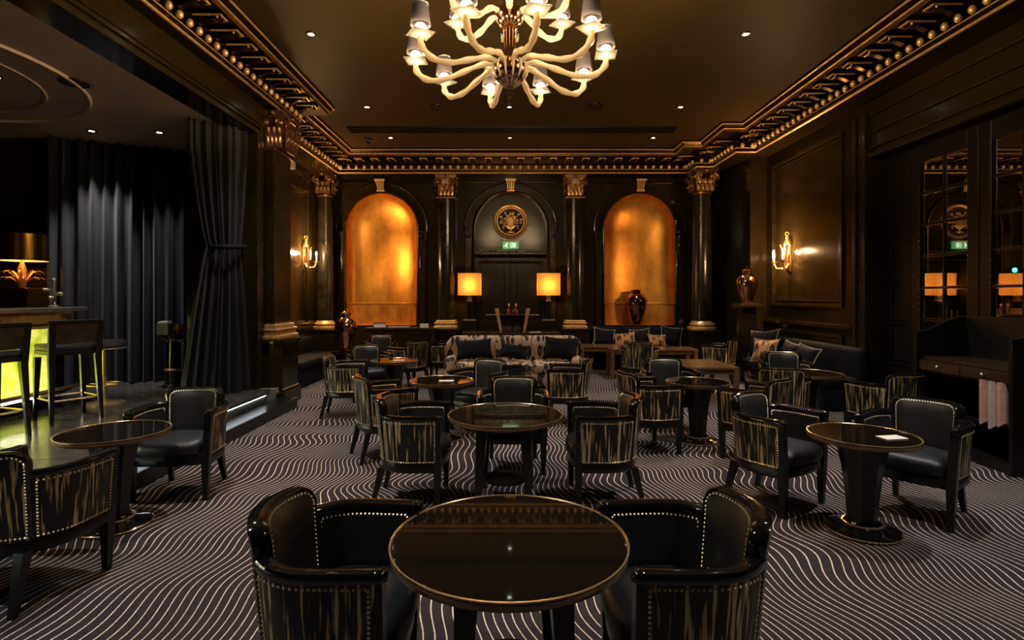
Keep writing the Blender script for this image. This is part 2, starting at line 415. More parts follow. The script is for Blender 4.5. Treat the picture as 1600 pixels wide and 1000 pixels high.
# ---- far wall with two gilded niches and a blind arch
R_N = .76; Z_SP = 2.96; Z_NB = .88; NX = (XC-2.785, XC+2.785)
R_D = .78; Z_SPD = 2.95
arches = [(NX[0], R_N, Z_NB, Z_SP), (XC, R_D, 0, Z_SPD), (NX[1], R_N, Z_NB, Z_SP)]
mb = MB(); x = -4.15; NA = 28
def quad(mb, x0, x1, za0, za1, zb0, zb1, y):   # bottom z at x0,x1 / top z
    mb.add([(x0, y, za0), (x1, y, za1), (x1, y, zb1), (x0, y, zb0)], [(0, 1, 2, 3)])
for (xc, r, zb, zs) in arches:
    quad(mb, x, xc-r, 0, 0, ZC, ZC, YB)
    if zb > 0: quad(mb, xc-r, xc+r, 0, 0, zb, zb, YB)
    for i in range(NA):
        a0, a1 = PI-PI*i/NA, PI-PI*(i+1)/NA
        quad(mb, xc+r*math.cos(a0), xc+r*math.cos(a1), zs+r*math.sin(a0), zs+r*math.sin(a1), ZC, ZC, YB)
    x = xc+r
quad(mb, x, 4.45, 0, 0, ZC, ZC, YB)
wall_far = struct(mb.build('wall_far', 'lacquer_wall')); wall_far['label'] = 'dark lacquered far wall with arched niches'
# niches: curved plan, half dome, gilded
for k, xc in enumerate(NX):
    n = MB(); dep = .42
    def cyl(u, v, xc=xc):
        a = PI*u; return (xc-R_N*math.cos(a), YB+dep*math.sin(a)**.8 if a > 0 else YB, 1.34+(Z_SP-1.34)*v)
    def dome(u, v, xc=xc):
        a = PI*u; p = PI/2*v; return (xc-R_N*math.cos(a)*math.cos(p), YB+dep*abs(math.sin(a))**.8*math.cos(p), Z_SP+R_N*math.sin(p))
    n.grid(cyl, 32, 6); n.grid(dome, 32, 12)
    struct(tag(n.build('wall_niche', 'gold_leaf', smooth=60), 'gold-leafed arched niche beside the left columns' if k == 0 else 'gold-leafed arched niche holding a dark vase'))
    n = MB()
    def low(u, v, xc=xc):
        a = PI*u; return (xc-(R_N-.012)*math.cos(a), YB+(dep-.02)*math.sin(a)**.8 if a > 0 else YB, Z_NB+(1.345-Z_NB)*v)
    n.grid(low, 32, 2)
    n.add([(xc-R_N*math.cos(PI*i/24), YB+.001+dep*math.sin(PI*i/24)**.8, Z_NB) for i in range(25)], [tuple(range(25))])
    n.tube([(xc-(R_N-.03)*math.cos(PI*i/24), YB+.004+(dep-.035)*math.sin(PI*i/24)**.8, 1.345) for i in range(25)], .012, 6)
    o = n.build('niche_dado', 'gold_leaf', smooth=60); struct(o); o['label'] = 'gilded lower band of a niche'
# blind arch over the door
n = MB()
pts = [(XC-R_D, 2.4)]+[(XC+R_D*math.cos(PI-PI*i/NA), Z_SPD+R_D*math.sin(PI-PI*i/NA)) for i in range(NA+1)]+[(XC+R_D, 2.4)]
n.add([(x_, YB+.14, z_) for x_, z_ in pts], [tuple(range(len(pts)))])
m_ = len(pts); n.add([(x_, YB, z_) for x_, z_ in pts]+[(x_, YB+.14, z_) for x_, z_ in pts], [(i, i+1, m_+i+1, m_+i) for i in range(m_-1)])
n.box(XC-R_D, XC-R_D+.001, YB, YB+.5, 0, 2.45).box(XC+R_D-.001, XC+R_D, YB, YB+.5, 0, 2.45).box(XC-R_D, XC+R_D, YB+.14, YB+.5, 2.40, 2.42)
struct(n.build('wall_arch', 'lacquer_wall'))
# double door under the blind arch
door = bpy.data.objects.new('door_1', None); C.objects.link(door); door.location = (XC, YB+.30, 0); struct(door)
door['label'] = 'dark panelled double door below the green exit sign'
for sx in (-1, 1):
    d = MB(); a, b = sorted((sx*.006, sx*R_D)); d.box(a, b, 0, .06, 0, 2.40)
    lf = d.build('door_leaf', 'wood_black', door)
    for z0, z1 in ((.2, .95), (1.1, 2.25)):
        f = MB(); frame_rect(f, a+.12, b-.12, z0, z1, .03, .02, 'y', 0); f.build('panel_moulding', 'lacquer_trim', lf)
    h_ = MB().tube([(sx*.06, -.05, .98), (sx*.06, -.05, 1.2)], .012); h_.tube([(sx*.06, 0, 1.0), (sx*.06, -.05, 1.0)], .008).tube([(sx*.06, 0, 1.18), (sx*.06, -.05, 1.18)], .008)
    h_.build('door_handle', 'brass', lf)
# door header beam
h_ = MB().box(XC-R_D+.002, XC+R_D-.002, YB-.02, YB+.14, 2.40, 2.46).box(XC-R_D+.002, XC+R_D-.002, YB-.05, YB+.12, 2.46, 2.50).box(XC-R_D+.08, XC+R_D-.08, YB+.02, YB+.14, 2.27, 2.30)
struct(h_.build('trim_1', 'lacquer_trim', bevel=.008))['label'] = 'moulded header above the double door'

# archivolts and outer arch ribs
def arch_path(xc, r, zs, zb, n=32): return [(xc-r, zb)]+[(xc+r*math.cos(PI-PI*i/n), zs+r*math.sin(PI-PI*i/n)) for i in range(n+1)]+[(xc+r, zb)]
def arch_mould(name, xc, r, zs, zb, wd, dp, m):
    mb = MB(); prof = [(0, 0), (0, .6*dp), (.35*wd, dp), (.7*wd, .9*dp), (wd, .35*dp), (wd, 0)]
    P = arch_path(xc, r, zs, zb); rows = []
    for i, (px_, pz) in enumerate(P):
        if i == 0: nx, nz = -1, 0
        elif i == len(P)-1: nx, nz = 1, 0
        else: nx, nz = (px_-xc)/r, (pz-zs)/r
        rows.append([(px_+nx*a, YB-b, pz+nz*a) for a, b in prof])
    k = len(prof)
    mb.add([v for q in rows for v in q], [(i*k+j, (i+1)*k+j, (i+1)*k+j+1, i*k+j+1) for i in range(len(P)-1) for j in range(k-1)])
    return struct(mb.build(name, m, smooth=40))
ti = 2
for xc, r, zb, zs in arches:
    a = arch_mould('trim_%d' % ti, xc, r+.005, zs, max(zb, .85), .05, .05, 'bronze_dark' if xc == XC else 'lacquer_trim'); ti += 1
    a['label'] = 'arched moulding around a recess in the far wall'
    a = arch_mould('trim_%d' % ti, xc, r+.20, zs, zs-.06, .04, .03, 'lacquer_trim'); ti += 1
    # imposts
    for sx in (-1, 1):
        xi = xc+sx*(r+.13)
        m_ = MB().box(xi-.075, xi+.075, YB-.06, YB, zs-.10, zs-.06).box(xi-.055, xi+.055, YB-.045, YB, zs-.20, zs-.10)
        m_.box(xi-.06, xi+.06, YB-.035, YB, .85, zs-.2)
        m_.lathe([(.0, -.05), (.05, -.03), (.055, 0), (.05, .02)], 10, (xi, YB-.045, zs-.16))
        struct(m_.build('trim_%d' % ti, 'lacquer_trim', bevel=.006))['label'] = 'slim strip pilaster flanking an arch'; ti += 1
# dado ledge along the far wall
m_ = MB()
for a, b in ((-4.1, NX[0]-R_N), (NX[0]+R_N, XC-R_D-.02), (XC+R_D+.02, NX[1]-R_N), (NX[1]+R_N, 4.4)):
    m_.box(a, b, YB-.07, YB, .80, .86)
struct(m_.build('trim_%d' % ti, 'lacquer_trim', bevel=.01)); ti += 1
# frieze strips beside the keystones
for xc in (NX[0], XC, NX[1]):
    for sx in (-1, 1):
        a, b = sorted((xc+sx*.28, xc+sx*.98))
        struct(MB().box(a, b, YB-.035, YB, 3.93, 3.965).build('trim_%d' % ti, 'bronze_dark', bevel=.008))['label'] = 'thin gilded strip under the cornice'; ti += 1

# ---- left side: pier, header, alcove
XH = -3.35
wl = MB().box(XH-.29, XH, -2.5, 8.2, 3.63, ZC)
struct(wl.build('wall_left_header', 'lacquer_wall'))['label'] = 'dark header wall above the stage opening'
wp = MB().box(-4.25, XH, 7.15, 8.2, 0, 3.63).box(-4.25, XH-.29, 7.15, 8.2, 3.63, ZC)
struct(wp.build('wall_left_pier', 'lacquer_wall'))
struct(MB().box(-4.25, -4.1, 8.2, YB, 0, ZC).build('wall_left', 'lacquer_wall'))
# mouldings round the opening
for k, (q, t) in enumerate(((0, .05), (.09, .03), (.15, .02))):
    m_ = MB().box(XH, XH+.035-.008*k, -2.5, 7.15+q+t, 3.63+q, 3.63+q+t).box(XH, XH+.035-.008*k, 7.15+q, 7.15+q+t, STAGE, 3.63+q)
    struct(m_.build('trim_%d' % ti, 'lacquer_trim', bevel=.008))['label'] = 'moulding around the stage opening'; ti += 1
# panel moulding on left rear wall
for z0, z1 in ((.95, 3.6), (.15, .75)):
    f = MB(); frame_rect(f, 8.7, 10.95, z0, z1, .05, .03, 'x', -4.1, -1)
    struct(f.build('trim_%d' % ti, 'lacquer_trim', bevel=.008))['label'] = 'raised panel moulding on the left rear wall'; ti += 1
# alcove shell
struct(MB().box(-9, XH-.29, -2.5, 9.2, 3.63, 3.75).build('ceiling_alcove', 'alcove_paint'))['label'] = 'taupe alcove ceiling with round mouldings'
struct(MB().box(-9.1, -9, -2.5, 9.2, 0, 3.75).build('wall_alcove_side', 'lacquer_wall'))
struct(MB().box(-9, -4.25, 9.1, 9.2, 0, 3.75).build('wall_alcove_far', 'lacquer_wall'))
for r in (1.65, 1.28):
    m_ = MB().lathe([(r-.03, 0), (r-.02, -.018), (r+.015, -.022), (r+.03, 0)], 64, (-5.95, 5.0, 3.63))
    m_.f = [f for f in m_.f if len(f) == 4]
    struct(m_.build('trim_%d' % ti, 'alcove_paint', smooth=60))['label'] = 'thin circular moulding on the alcove ceiling'; ti += 1
# stage steps and stone floor
st = struct(MB().box(-9, -3.15, -2.5, 7.4, 0, STAGE-.012).box(-9, -4.25, 7.4, 9.15, 0, STAGE-.012).build('floor_stage', 'joint')); st['label'] = 'raised dark stone stage floor'
tile_meshes = {}
def tile(x0, x1, y0, y1):
    key = (round(x1-x0, 3), round(y1-y0, 3))
    if key not in tile_meshes:
        a, b = key; tile_meshes[key] = MB().box(0, a, 0, b, 0, .012).mesh('tile', 'dark_stone')
    place(None, 'tile', tile_meshes[key], st, (x0, y0, STAGE-.012))
TS = .62
for i in range(7):
    for j in range(11):
        x1 = -3.15-i*TS; y0 = 1.6+j*TS
        if x1-TS < -7.5 or y0 > 7.9: continue
        if y0+TS > 7.4 and x1 > -4.25: continue
        tile(x1-TS+.003, x1-.003, y0+.003, y0+TS-.003)
stp = struct(MB().box(-3.15, -2.9, -2.5, 7.4, 0, .125).box(-3.15, -2.88, -2.5, 7.4, .125, .14).build('floor_step', 'wood_black', bevel=.004)); stp['label'] = 'black step along the front of the stage'
nose = struct(MB().box(-3.19, -3.10, -2.5, 7.02, STAGE-.03, STAGE+.004).build('trim_%d' % ti, 'dark_stone')); nose['label'] = 'stone nosing of the stage edge'; ti += 1
led = MB().box(-3.149, -3.14, 1.0, 6.98, STAGE-.055, STAGE-.035).build('stage_light_strip', 'led_white')
tag(led, 'white light strip glowing under the stage edge', 'light strip')
# pedestal, pilaster and capital on the pier
pier = MB()
pier.prism([(-3.35, 7.28), (-3.17, 7.28), (-3.08, 7.42), (-3.08, 8.0), (-3.17, 8.14), (-3.35, 8.14)], 'z', 0, .20)
pier.prism([(-3.35, 7.32), (-3.19, 7.32), (-3.12, 7.44), (-3.12, 7.98), (-3.19, 8.10), (-3.35, 8.10)], 'z', .20, .86)
pier.prism([(-3.35, 7.28), (-3.17, 7.28), (-3.08, 7.42), (-3.08, 8.0), (-3.17, 8.14), (-3.35, 8.14)], 'z', .86, .91)
struct(pier.build('pilaster_pedestal', 'lacquer_trim', bevel=.008))['label'] = 'dark canted pedestal beside the stage opening'
pb = MB()
for z0, z1, e in ((.91, .97, .06), (.97, 1.03, .035), (1.03, 1.06, .05), (1.06, 1.12, .02)):
    pb.prism([(-3.35, 7.40-e), (-3.20+e, 7.40-e), (-3.20+e, 8.0+e), (-3.35, 8.0+e)], 'z', z0, z1)
struct(pb.build('pilaster_base', 'gilt', bevel=.015))['label'] = 'stepped gilded base of the pier pilaster'
sh = MB().box(-3.35, -3.22, 7.42, 7.98, 1.12, 3.5)
struct(sh.build('pilaster_shaft', 'lacquer_trim', bevel=.02))['label'] = 'plain lacquered shaft on the pier by the stage'
struct(MB().box(-3.34, -3.12, 7.31, 7.325, .22, .235).box(-3.125, -3.11, 7.44, 7.98, .22, .235).build('trim_%d' % ti, 'gilt')); ti += 1

# ---- right side
struct(MB().box(4.7, 4.9, 7.15, 10.1, 0, ZC).build('wall_right', 'lacquer_wall'))['label'] = 'dark lacquered right wall with a raised panel'
struct(MB().box(4.4, 4.9, 10.1, YB+.1, 0, ZC).build('wall_right_rear', 'lacquer_wall'))
struct(MB().box(4.7, 5.0, -2.5, 7.15, 3.32, ZC).build('wall_right_header', 'lacquer_wall'))
struct(MB().box(4.88, 5.0, -2.5, 7.15, 0, 3.32).build('wall_right_door', 'wood_black'))
struct(MB().box(-9.1, 5.1, -2.6, -2.5, 0, ZC).build('wall_near', 'lacquer_wall'))
for z0, z1, y0, y1 in ((1.33, 3.85, 7.75, 9.85), (.2, .95, 7.75, 9.85)):
    f = MB(); frame_rect(f, y0, y1, z0, z1, .055, .035, 'x', 4.7, 1); frame_rect(f, y0+.09, y1-.09, z0+.09, z1-.09, .02, .015, 'x', 4.7, 1)
    struct(f.build('trim_%d' % ti, 'lacquer_trim', bevel=.008))['label'] = 'raised panel moulding on the right wall'; ti += 1
struct(MB().box(4.63, 4.7, 7.5, 10.1, 1.03, 1.10).build('trim_%d' % ti, 'lacquer_trim', bevel=.012))['label'] = 'dado rail on the right wall'; ti += 1
# strip pilasters by the door opening
m_ = MB().box(4.62, 4.7, 7.17, 7.24, 0, 3.9).box(4.64, 4.7, 7.28, 7.33, 0, 3.9).box(4.62, 4.7, 7.37, 7.44, 0, 3.9)
struct(m_.build('trim_%d' % ti, 'lacquer_trim', bevel=.01))['label'] = 'fluted strips at the edge of the mirrored doors'; ti += 1
for q, t, e in ((3.30, .05, .06), (3.42, .03, .04), (3.62, .03, .04), (3.85, .03, .04)):
    struct(MB().box(4.7-e, 4.7, -2.5, 7.15, q, q+t).build('trim_%d' % ti, 'lacquer_trim', bevel=.008)); ti += 1
# mirrored door leaves
mirr = MB().box(0, .008, 0, 1, 0, 1).mesh('pane', 'mirror')
def mirror_door(idx, y0, y1, pane_w, cols, label):
    d = bpy.data.objects.new('door_%d' % idx, None); C.objects.link(d); d.location = (4.85, y0, 0); struct(d); d['label'] = label
    z0, z1 = .86, 3.08; rows = 6; ph = (z1-z0)/rows; wd = y1-y0
    st_ = (wd-cols*pane_w)/2
    fr = MB().box(-.025, .03, 0, st_, 0, 3.28).box(-.025, .03, wd-st_, wd, 0, 3.28).box(-.025, .03, st_, wd-st_, 0, z0).box(-.025, .03, st_, wd-st_, z1, 3.28)
    fr.build('door_frame', 'wood_black', d, bevel=.006)
    g = MB()
    for r in range(1, rows): g.box(-.012, .02, st_, wd-st_, z0+r*ph-.014, z0+r*ph+.014)
    for c in range(1, cols): g.box(-.012, .02, st_+c*pane_w-.014, st_+c*pane_w+.014, z0, z1)
    g.build('glazing_bar', 'wood_black', d, bevel=.004)
    for r in range(rows):
        for c in range(cols):
            p = bpy.data.objects.new('pane', mirr); C.objects.link(p); p.parent = d
            p.location = (.006, st_+c*pane_w, z0+r*ph); p.scale = (1, pane_w, ph)
            b = MB(); ya, yb, za, zb = st_+c*pane_w+.016, st_+(c+1)*pane_w-.016, z0+r*ph+.016, z0+(r+1)*ph-.016
            frame_rect(b, ya, yb, za, zb, .006, .004, 'x', .006, 1)
            b.build('pane_bevel', 'bevel', d)
    for yy in (st_-.012, wd-st_+.012):
        s_ = MB()
        for k in range(30): s_.ball((-.028, yy, z0+.04+k*(z1-z0-.08)/29), .006, 6, 4)
        o = s_.build('stud_row', 'brass', d); o['kind'] = 'stuff'
    return d
mirror_door(2, 5.66, 6.62, .335, 2, 'mirrored door leaf that reflects the round medallion')
mirror_door(3, 4.70, 5.65, .335, 2, 'mirrored door leaf behind the newspaper cabinet')
mirror_door(4, 3.74, 4.69, .335, 2, 'mirrored door leaf nearest the room entrance')
f = MB()
for k in range(6): frame_rect(f, 6.68, 7.02, .2+k*.5, .66+k*.5, .02, .015, 'x', 4.88, 1)
struct(f.build('trim_%d' % ti, 'wood_black'))['label'] = 'dark panelled jamb next to the mirrored doors'; ti += 1

# ---- entablature: swept profile, modillions and egg drops
FP = [(-3.21, -2.45), (-3.21, 8.25), (-3.63, 8.25), (-3.63, 11.39), (3.66, 11.39), (3.66, 10.85), (4.0, 10.85), (4.0, 9.75), (4.35, 9.75), (4.35, -2.45)]
corn = bpy.data.objects.new('cornice', None); C.objects.link(corn); struct(corn); corn['label'] = 'bronzed classical cornice with scroll brackets and bead drops'
sweep_plan(MB(), FP, [(-.6, 4.05), (0, 4.05)]).build('cornice_soffit', 'lacquer_wall', corn)
sweep_plan(MB(), FP, [(0, 4.05), (.012, 4.056), (.018, 4.07), (.012, 4.085), (.004, 4.09)]).build('fascia_bead', 'bronze', corn, smooth=50)
sweep_plan(MB(), FP, [(.004, 4.09), (.004, 4.13), (.016, 4.135), (.016, 4.148), (.0, 4.155), (.0, 4.235), (.035, 4.25), (.035, 4.335), (.335, 4.335)]).build('cornice_bed', 'bronze_dark', corn)
sweep_plan(MB(), FP, [(.335, 4.335), (.335, 4.375), (.345, 4.38), (.352, 4.39)]).build('corona', 'bronze', corn, smooth=30)
for nm, p_, z_, r_ in (('lip_bead', .402, 4.448, .013), ('corona_bead', .350, 4.383, .011), ('fascia_fillet', .012, 4.142, .009), ('architrave_bead', .010, 4.068, .016)):
    sweep_plan(MB(), FP, [(p_+r_*math.cos(a_*PI/4), z_+r_*math.sin(a_*PI/4)) for a_ in range(9)]).build(nm, 'gilt', corn, smooth=80)
sweep_plan(MB(), FP, [(.352, 4.39), (.352, 4.405), (.375, 4.43), (.385, 4.445), (.40, 4.45), (.40, ZC+.01)]).build('cymatium', 'bronze_dark', corn, smooth=30)
# black frieze lining behind
mod = MB()   # local: +x = projection direction, y = along
mod.box(.035, .31, -.065, .065, 4.30, 4.335)
mod.box(.31, .318, -.068, .068, 4.296, 4.335)
sprof = [(.04, 4.30), (.30, 4.30), (.30, 4.285), (.285, 4.268), (.26, 4.262), (.235, 4.270), (.21, 4.272), (.16, 4.258), (.12, 4.240), (.09, 4.228), (.06, 4.226), (.04, 4.232)]
mod.prism([(a, b) for a, b in sprof], 'y', -.035, .035)
mod.tube([(.272, -.042, 4.283), (.272, .042, 4.283)], .02, 8).tube([(.065, -.04, 4.245), (.065, .04, 4.245)], .016, 8)
edg = MB()
for sy in (-1, 1): edg.box(.04, .32, sy*.066-.007, sy*.066+.007, 4.288, 4.304)
edg.box(.306, .322, -.073, .073, 4.288, 4.304).ball((.272, -.045, 4.283), .014, 8, 5).ball((.272, .045, 4.283), .014, 8, 5)
mod_me = mod.mesh2(edg, 'modillion', 'bronze_dark', 'gilt', smooth=35)
egg_me = MB().ball((0, 0, 0), .036, 10, 8, sz=1.2).mesh('egg_drop', 'gilt', smooth=50)
for i in range(len(FP)-1):
    a, b = Vector(FP[i]), Vector(FP[i+1]); L_ = (b-a).length; t = (b-a)/L_; nrm = Vector((t.y, -t.x)); rz = math.atan2(nrm.y, nrm.x)
    if i in (0, 8):     # leave out what is behind the camera
        pass
    k = max(1, round(L_/.327)); stp_ = L_/k
    for j in range(k):
        p = a+t*stp_*(j+.5)
        if p.y < 1.2: continue
        place(None, 'modillion', mod_me, corn, (p.x, p.y, 0), rz)
    k = max(1, round(L_/.1635)); stp_ = L_/k
    for j in range(k):
        p = a+t*stp_*(j+.5)+nrm*.048
        if p.y < 1.2: continue
        place(None, 'egg_drop', egg_me, corn, (p.x, p.y, 4.182), 0)

# ---- columns, pilasters, capitals, keystones
def capital_mesh(wd, ht, dp, sides):
    """scrolled leafy capital round a block of wd x dp, z from 0; sides = rotations of the ornamented faces"""
    m = MB(); hw = wd/2; hd = dp/2
    m.box(-hw, hw, -hd, hd, ht*.91, ht)                                # abacus
    m.box(-hw*.94, hw*.94, -hd*.94, hd*.94, ht*.86, ht*.91)
    m.taper((0, 0, 0), (hw*.70, hd*.70), (0, 0, ht*.86), (hw*.78, hd*.78))
    for rz in sides:
        q = MB(); fw, fd = (hw, hd) if abs(math.cos(rz)) > .5 else (hd, hw)
        for sx in (-1, 1):                                              # volutes: spiral tubes
            P = []; R_ = min(fw, .26)*.36
            for k in range(24):
                a = PI/2-sx*0+k*.55; r = R_*(1-k/27)
                P.append((sx*(fw*.68+r*math.cos(a)), -fd*1.0-.012, ht*.66+r*math.sin(a)))
            q.tube(P, .013, 6); q.ball((sx*fw*.68, -fd-.012, ht*.66), .022, 8, 6)
        for z0, z1, cnt, out in ((0, ht*.36, 4, .035), (ht*.24, ht*.60, 3, .05)):   # acanthus leaves
            for k in range(cnt):
                xx = (-1+2*(k+.5)/cnt)*fw*.72; lw = fw*.68/cnt
                def leaf(u, v, xx=xx, lw=lw, z0=z0, z1=z1, out=out):
                    ww = lw*math.sin(PI*(.2+.76*v))**.7*(1+.2*math.cos(u*PI*4)); cu = out*v**2+.02
                    return (xx+(u-.5)*2*ww, -fd*.74-cu-.03*(1-abs(u-.5)*2)*v, z0+(z1-z0)*(v if v < .86 else .86-(v-.86)*1.1))
                q.grid(leaf, 6, 7)
        for k in range(6): q.ball(((-1+2*(k+.5)/6)*fw*.5, -fd*.9, ht*.83), .016, 6, 4)
        q.ball((0, -fd-.005, ht*.92), .035, 8, 6)
        q.xf(Matrix.Rotation(rz, 4, 'Z')); m.add(q.v, q.f)
    return m
cap_me = capital_mesh(.44, .42, .40, (0, PI/2, -PI/2)).mesh('capital', 'bronze', smooth=40)
cap_pier = capital_mesh(.62, .50, .30, (0, PI/2, -PI/2)).mesh('capital', 'bronze', smooth=40)
def pilaster(xc, y, wd, label):
    o = bpy.data.objects.new('pilaster', None); C.objects.link(o); o.location = (xc, y, 0); struct(o); o['label'] = label
    MB().box(-.29, .29, -.36, 0, 0, .78).box(-.31, .31, -.38, 0, .78, .82).build('pedestal', 'lacquer_trim', o, bevel=.01)
    b = MB()
    for z0, z1, e in ((.82, .88, .06), (.88, .93, .035), (.93, .955, .05), (.955, 1.0, .02)): b.box(-wd/2-e, wd/2+e, -.30-e, 0, z0, z1)
    b.build('base', 'gilt', o, bevel=.016)
    s_ = MB(); s_.prism([(-wd/2, 0), (-wd/2, -.20), (-wd/2+.05, -.27), (-.05, -.30), (.05, -.30), (wd/2-.05, -.27), (wd/2, -.20), (wd/2, 0)], 'z', 1.0, 3.6)
    s_.build('shaft', 'marble', o, smooth=60)
    MB().box(-wd/2-.02, wd/2+.02, -.32, 0, 3.56, 3.60).build('neck_ring', 'bronze', o, bevel=.012)
    c = place(None, 'capital', cap_me, o, (0, -.17, 3.62)); c.scale = (1, .9, 1.02)
    return o
pilaster(XC-1.365, YB, .37, 'dark marble pilaster between the left gold niche and the door')
pilaster(XC+1.365, YB, .37, 'dark marble pilaster between the door and the right gold niche')
def column(x_, y_, r, label, faces):
    o = bpy.data.objects.new('column', None); C.objects.link(o); o.location = (x_, y_, 0); struct(o); o['label'] = label
    MB().box(-r-.08, r+.08, -r-.08, r+.08, 0, .78).box(-r-.1, r+.1, -r-.1, r+.1, .78, .82).build('pedestal', 'lacquer_trim', o, bevel=.01)
    MB().lathe([(r+.08, .82), (r+.09, .85), (r+.08, .88), (r+.03, .89), (r+.03, .91), (r+.055, .93), (r+.03, .955), (r+.01, .97), (r, 1.0)], 24).build('base', 'gilt', o, smooth=50)
    MB().lathe([(r, 1.0), (r*1.0, 1.8), (r*.93, 2.8), (r*.86, 3.58)], 24).build('shaft', 'marble', o, smooth=60)
    MB().lathe([(r*.86, 3.56), (r*.98, 3.57), (r*.98, 3.60), (r*.86, 3.61)], 24).build('neck_ring', 'bronze', o, smooth=50)
    MB().lathe([(r*.86, 3.6), (r*.9, 3.8), (r*1.15, 4.0), (r*1.2, 4.05)], 16).build('bell', 'bronze_dark', o, smooth=50)
    c = place(None, 'capital', cap_me, o, (0, 0, 3.62)); c.scale = (r*2.5/.44, r*2.5/.40, 1.03)
    return o
column(-3.90, 11.42, .165, 'round dark marble column in the left rear corner', (0, PI/2))
column(3.88, 11.18, .20, 'round dark marble column in the right rear corner', (0, -PI/2))
# capital on the stage pier, facing the room
c = place(None, 'capital', cap_pier, None, (-3.24, 7.7, 3.52), PI/2); struct(c); c['label'] = 'scrolled bronze capital on the pier by the stage'; c.name = 'pilaster_capital'
struct(MB().box(-3.35, -3.19, 7.38, 8.02, 3.47, 3.51).build('trim_%d' % ti, 'bronze', bevel=.01)); ti += 1
def keystone(xc, z):
    m = MB(); ht = .31
    m.box(-.13, .13, -.20, 0, ht-.05, ht)
    m.prism([(0, 0), (-.06, 0), (-.09, .04), (-.08, .10), (-.11, .17), (-.17, .22), (-.18, .26), (0, .26)], 'x', -.09, .09)
    g_ = MB()
    for k in range(4): g_.tube([((-.068+k*.045)*(.75), -.085, .03), ((-.068+k*.045)*.85, -.09, .10), (-.068+k*.045, -.13, .18), ((-.068+k*.045)*1.2, -.19, .25)], [.012, .014, .017, .02], 6)
    g_.tube([(-.11, -.18, .245), (.11, -.18, .245)], .028, 10).tube([(-.085, -.08, .03), (.085, -.08, .03)], .022, 10)
    o = bpy.data.objects.new('keystone', m.mesh2(g_, 'keystone', 'bronze_dark', 'gilt', smooth=40)); C.objects.link(o); o.location = (xc, YB, z); struct(o); o['label'] = 'gilded scroll keystone above an arch'
for xc in (NX[0], XC, NX[1]): keystone(xc, 3.735)

# ================================================================ LAMPS OF THE ROOM
def downlight(x_, y_, z_, e, col, label, group, spot=95, tgt=None, glow='downlight_glow'):
    o = thing('downlight', label, 'downlight', (x_, y_, z_), 0, group)
    m_ = MB().lathe([(.034, -.001), (.036, -.012), (.055, -.010), (.058, 0)], 20); m_.f = [f for f in m_.f if len(f) == 4]
    m_.build('trim_ring', 'bronze_dark', o, smooth=50)
    MB().lathe([(0, -.006), (.034, -.006), (.034, -.001)], 16).build('lens', glow, o)
    l = light('beam', 'SPOT', (0, 0, -.03), e, col, o, .04, spot, .7)
    if tgt:
        l.rotation_euler = (Vector(tgt)-Vector((x_, y_, z_))).to_track_quat('-Z', 'Y').to_euler()
    return o
XL, XR = -2.28, 2.65
rows = [(10.27, 'above the gold niches'), (8.6, 'above the patterned sofa'), (6.21, 'past the chandelier'), (3.9, 'beside the chandelier'), (1.6, 'above the entrance end')]
for y_, wh in rows:
    for x_, sd in ((XL, 'stage'), (XR, 'mirror')):
        downlight(x_, y_, ZC, E_DOWN if y_ < 8 else E_DOWN*.55, NEUT, 'small bright ceiling downlight %s on the %s side' % (wh, sd), 'ceiling downlights')
for y_, wh in ((10.27, 'above the double door'), (8.6, 'on the room axis, beyond the chandelier')):
    downlight(-.04, y_, ZC, E_DOWN*.1, NEUT, 'small dim ceiling downlight %s' % wh, 'ceiling downlights', glow='downlight_dim')
for y_, wh in ((5.3, 'curved end'), (3.9, 'middle')): downlight(-5.0, y_, 3.63, 150, WARM2, 'alcove downlight above the %s of the bar counter' % wh, 'bar downlights', 80)
downlight(-5.40, 7.03, 3.63, E_ALCOVE, COOL, 'bright alcove downlight shining on the curtain middle', 'alcove downlights', 60, (-5.55, 7.42, 2.3))
downlight(-4.57, 7.09, 3.63, E_ALCOVE*.35, COOL, 'bright alcove downlight next to the tied curtain', 'alcove downlights', 60, (-4.7, 7.9, 1.4))
for x_, y_, lab in ((-1.18, 8.6, 'round ceiling speaker grille on the stage side of the axis'), (1.3, 8.55, 'round ceiling speaker grille on the mirror side of the axis')):
    o = thing('ceiling_speaker', lab, 'speaker', (x_, y_, ZC), 0, 'ceiling speakers')
    m_ = MB().lathe([(.10, 0), (.10, -.012), (.12, -.012), (.125, 0)], 24); m_.f = [f for f in m_.f if len(f) == 4]; m_.build('rim', 'bronze_dark', o, smooth=40)
    MB().lathe([(0, -.008), (.06, -.009), (.10, -.006)], 24).build('grille', 'black_void', o)
o = thing('ceiling_speaker', 'round dark speaker grille in the alcove ceiling', 'speaker', (-4.35, 5.45, 3.63))
m_ = MB().lathe([(.12, 0), (.12, -.012), (.14, -.012), (.145, 0)], 24); m_.f = [f for f in m_.f if len(f) == 4]; m_.build('rim', 'wood_dark', o, smooth=40)
MB().lathe([(0, -.008), (.12, -.006)], 24).build('grille', 'black_void', o)
o = thing('security_camera', 'small dark dome camera on the ceiling near the rear cornice', 'camera', (-2.72, 10.35, ZC))
MB().lathe([(.075, 0), (.075, -.03), (.06, -.04)], 16).build('housing', 'wood_black', o, smooth=40)
MB().lathe([(.055, -.04), (.05, -.07), (.03, -.09), (0, -.1)], 16).build('dome', 'lacquer_black', o, smooth=80)
# slot vent across the ceiling
o = thing('ceiling_vent', 'long dark slot vent across the ceiling before the rear cornice', 'vent', (0, 9.75, ZC))
MB().box(-2.9, 2.9, -.16, .16, -.012, 0).build('backing', 'black_void', o)
for k in range(4): MB().box(-2.9, 2.9, -.15+k*.09, -.12+k*.09, -.03, -.012).build('slat', 'wood_black', o)

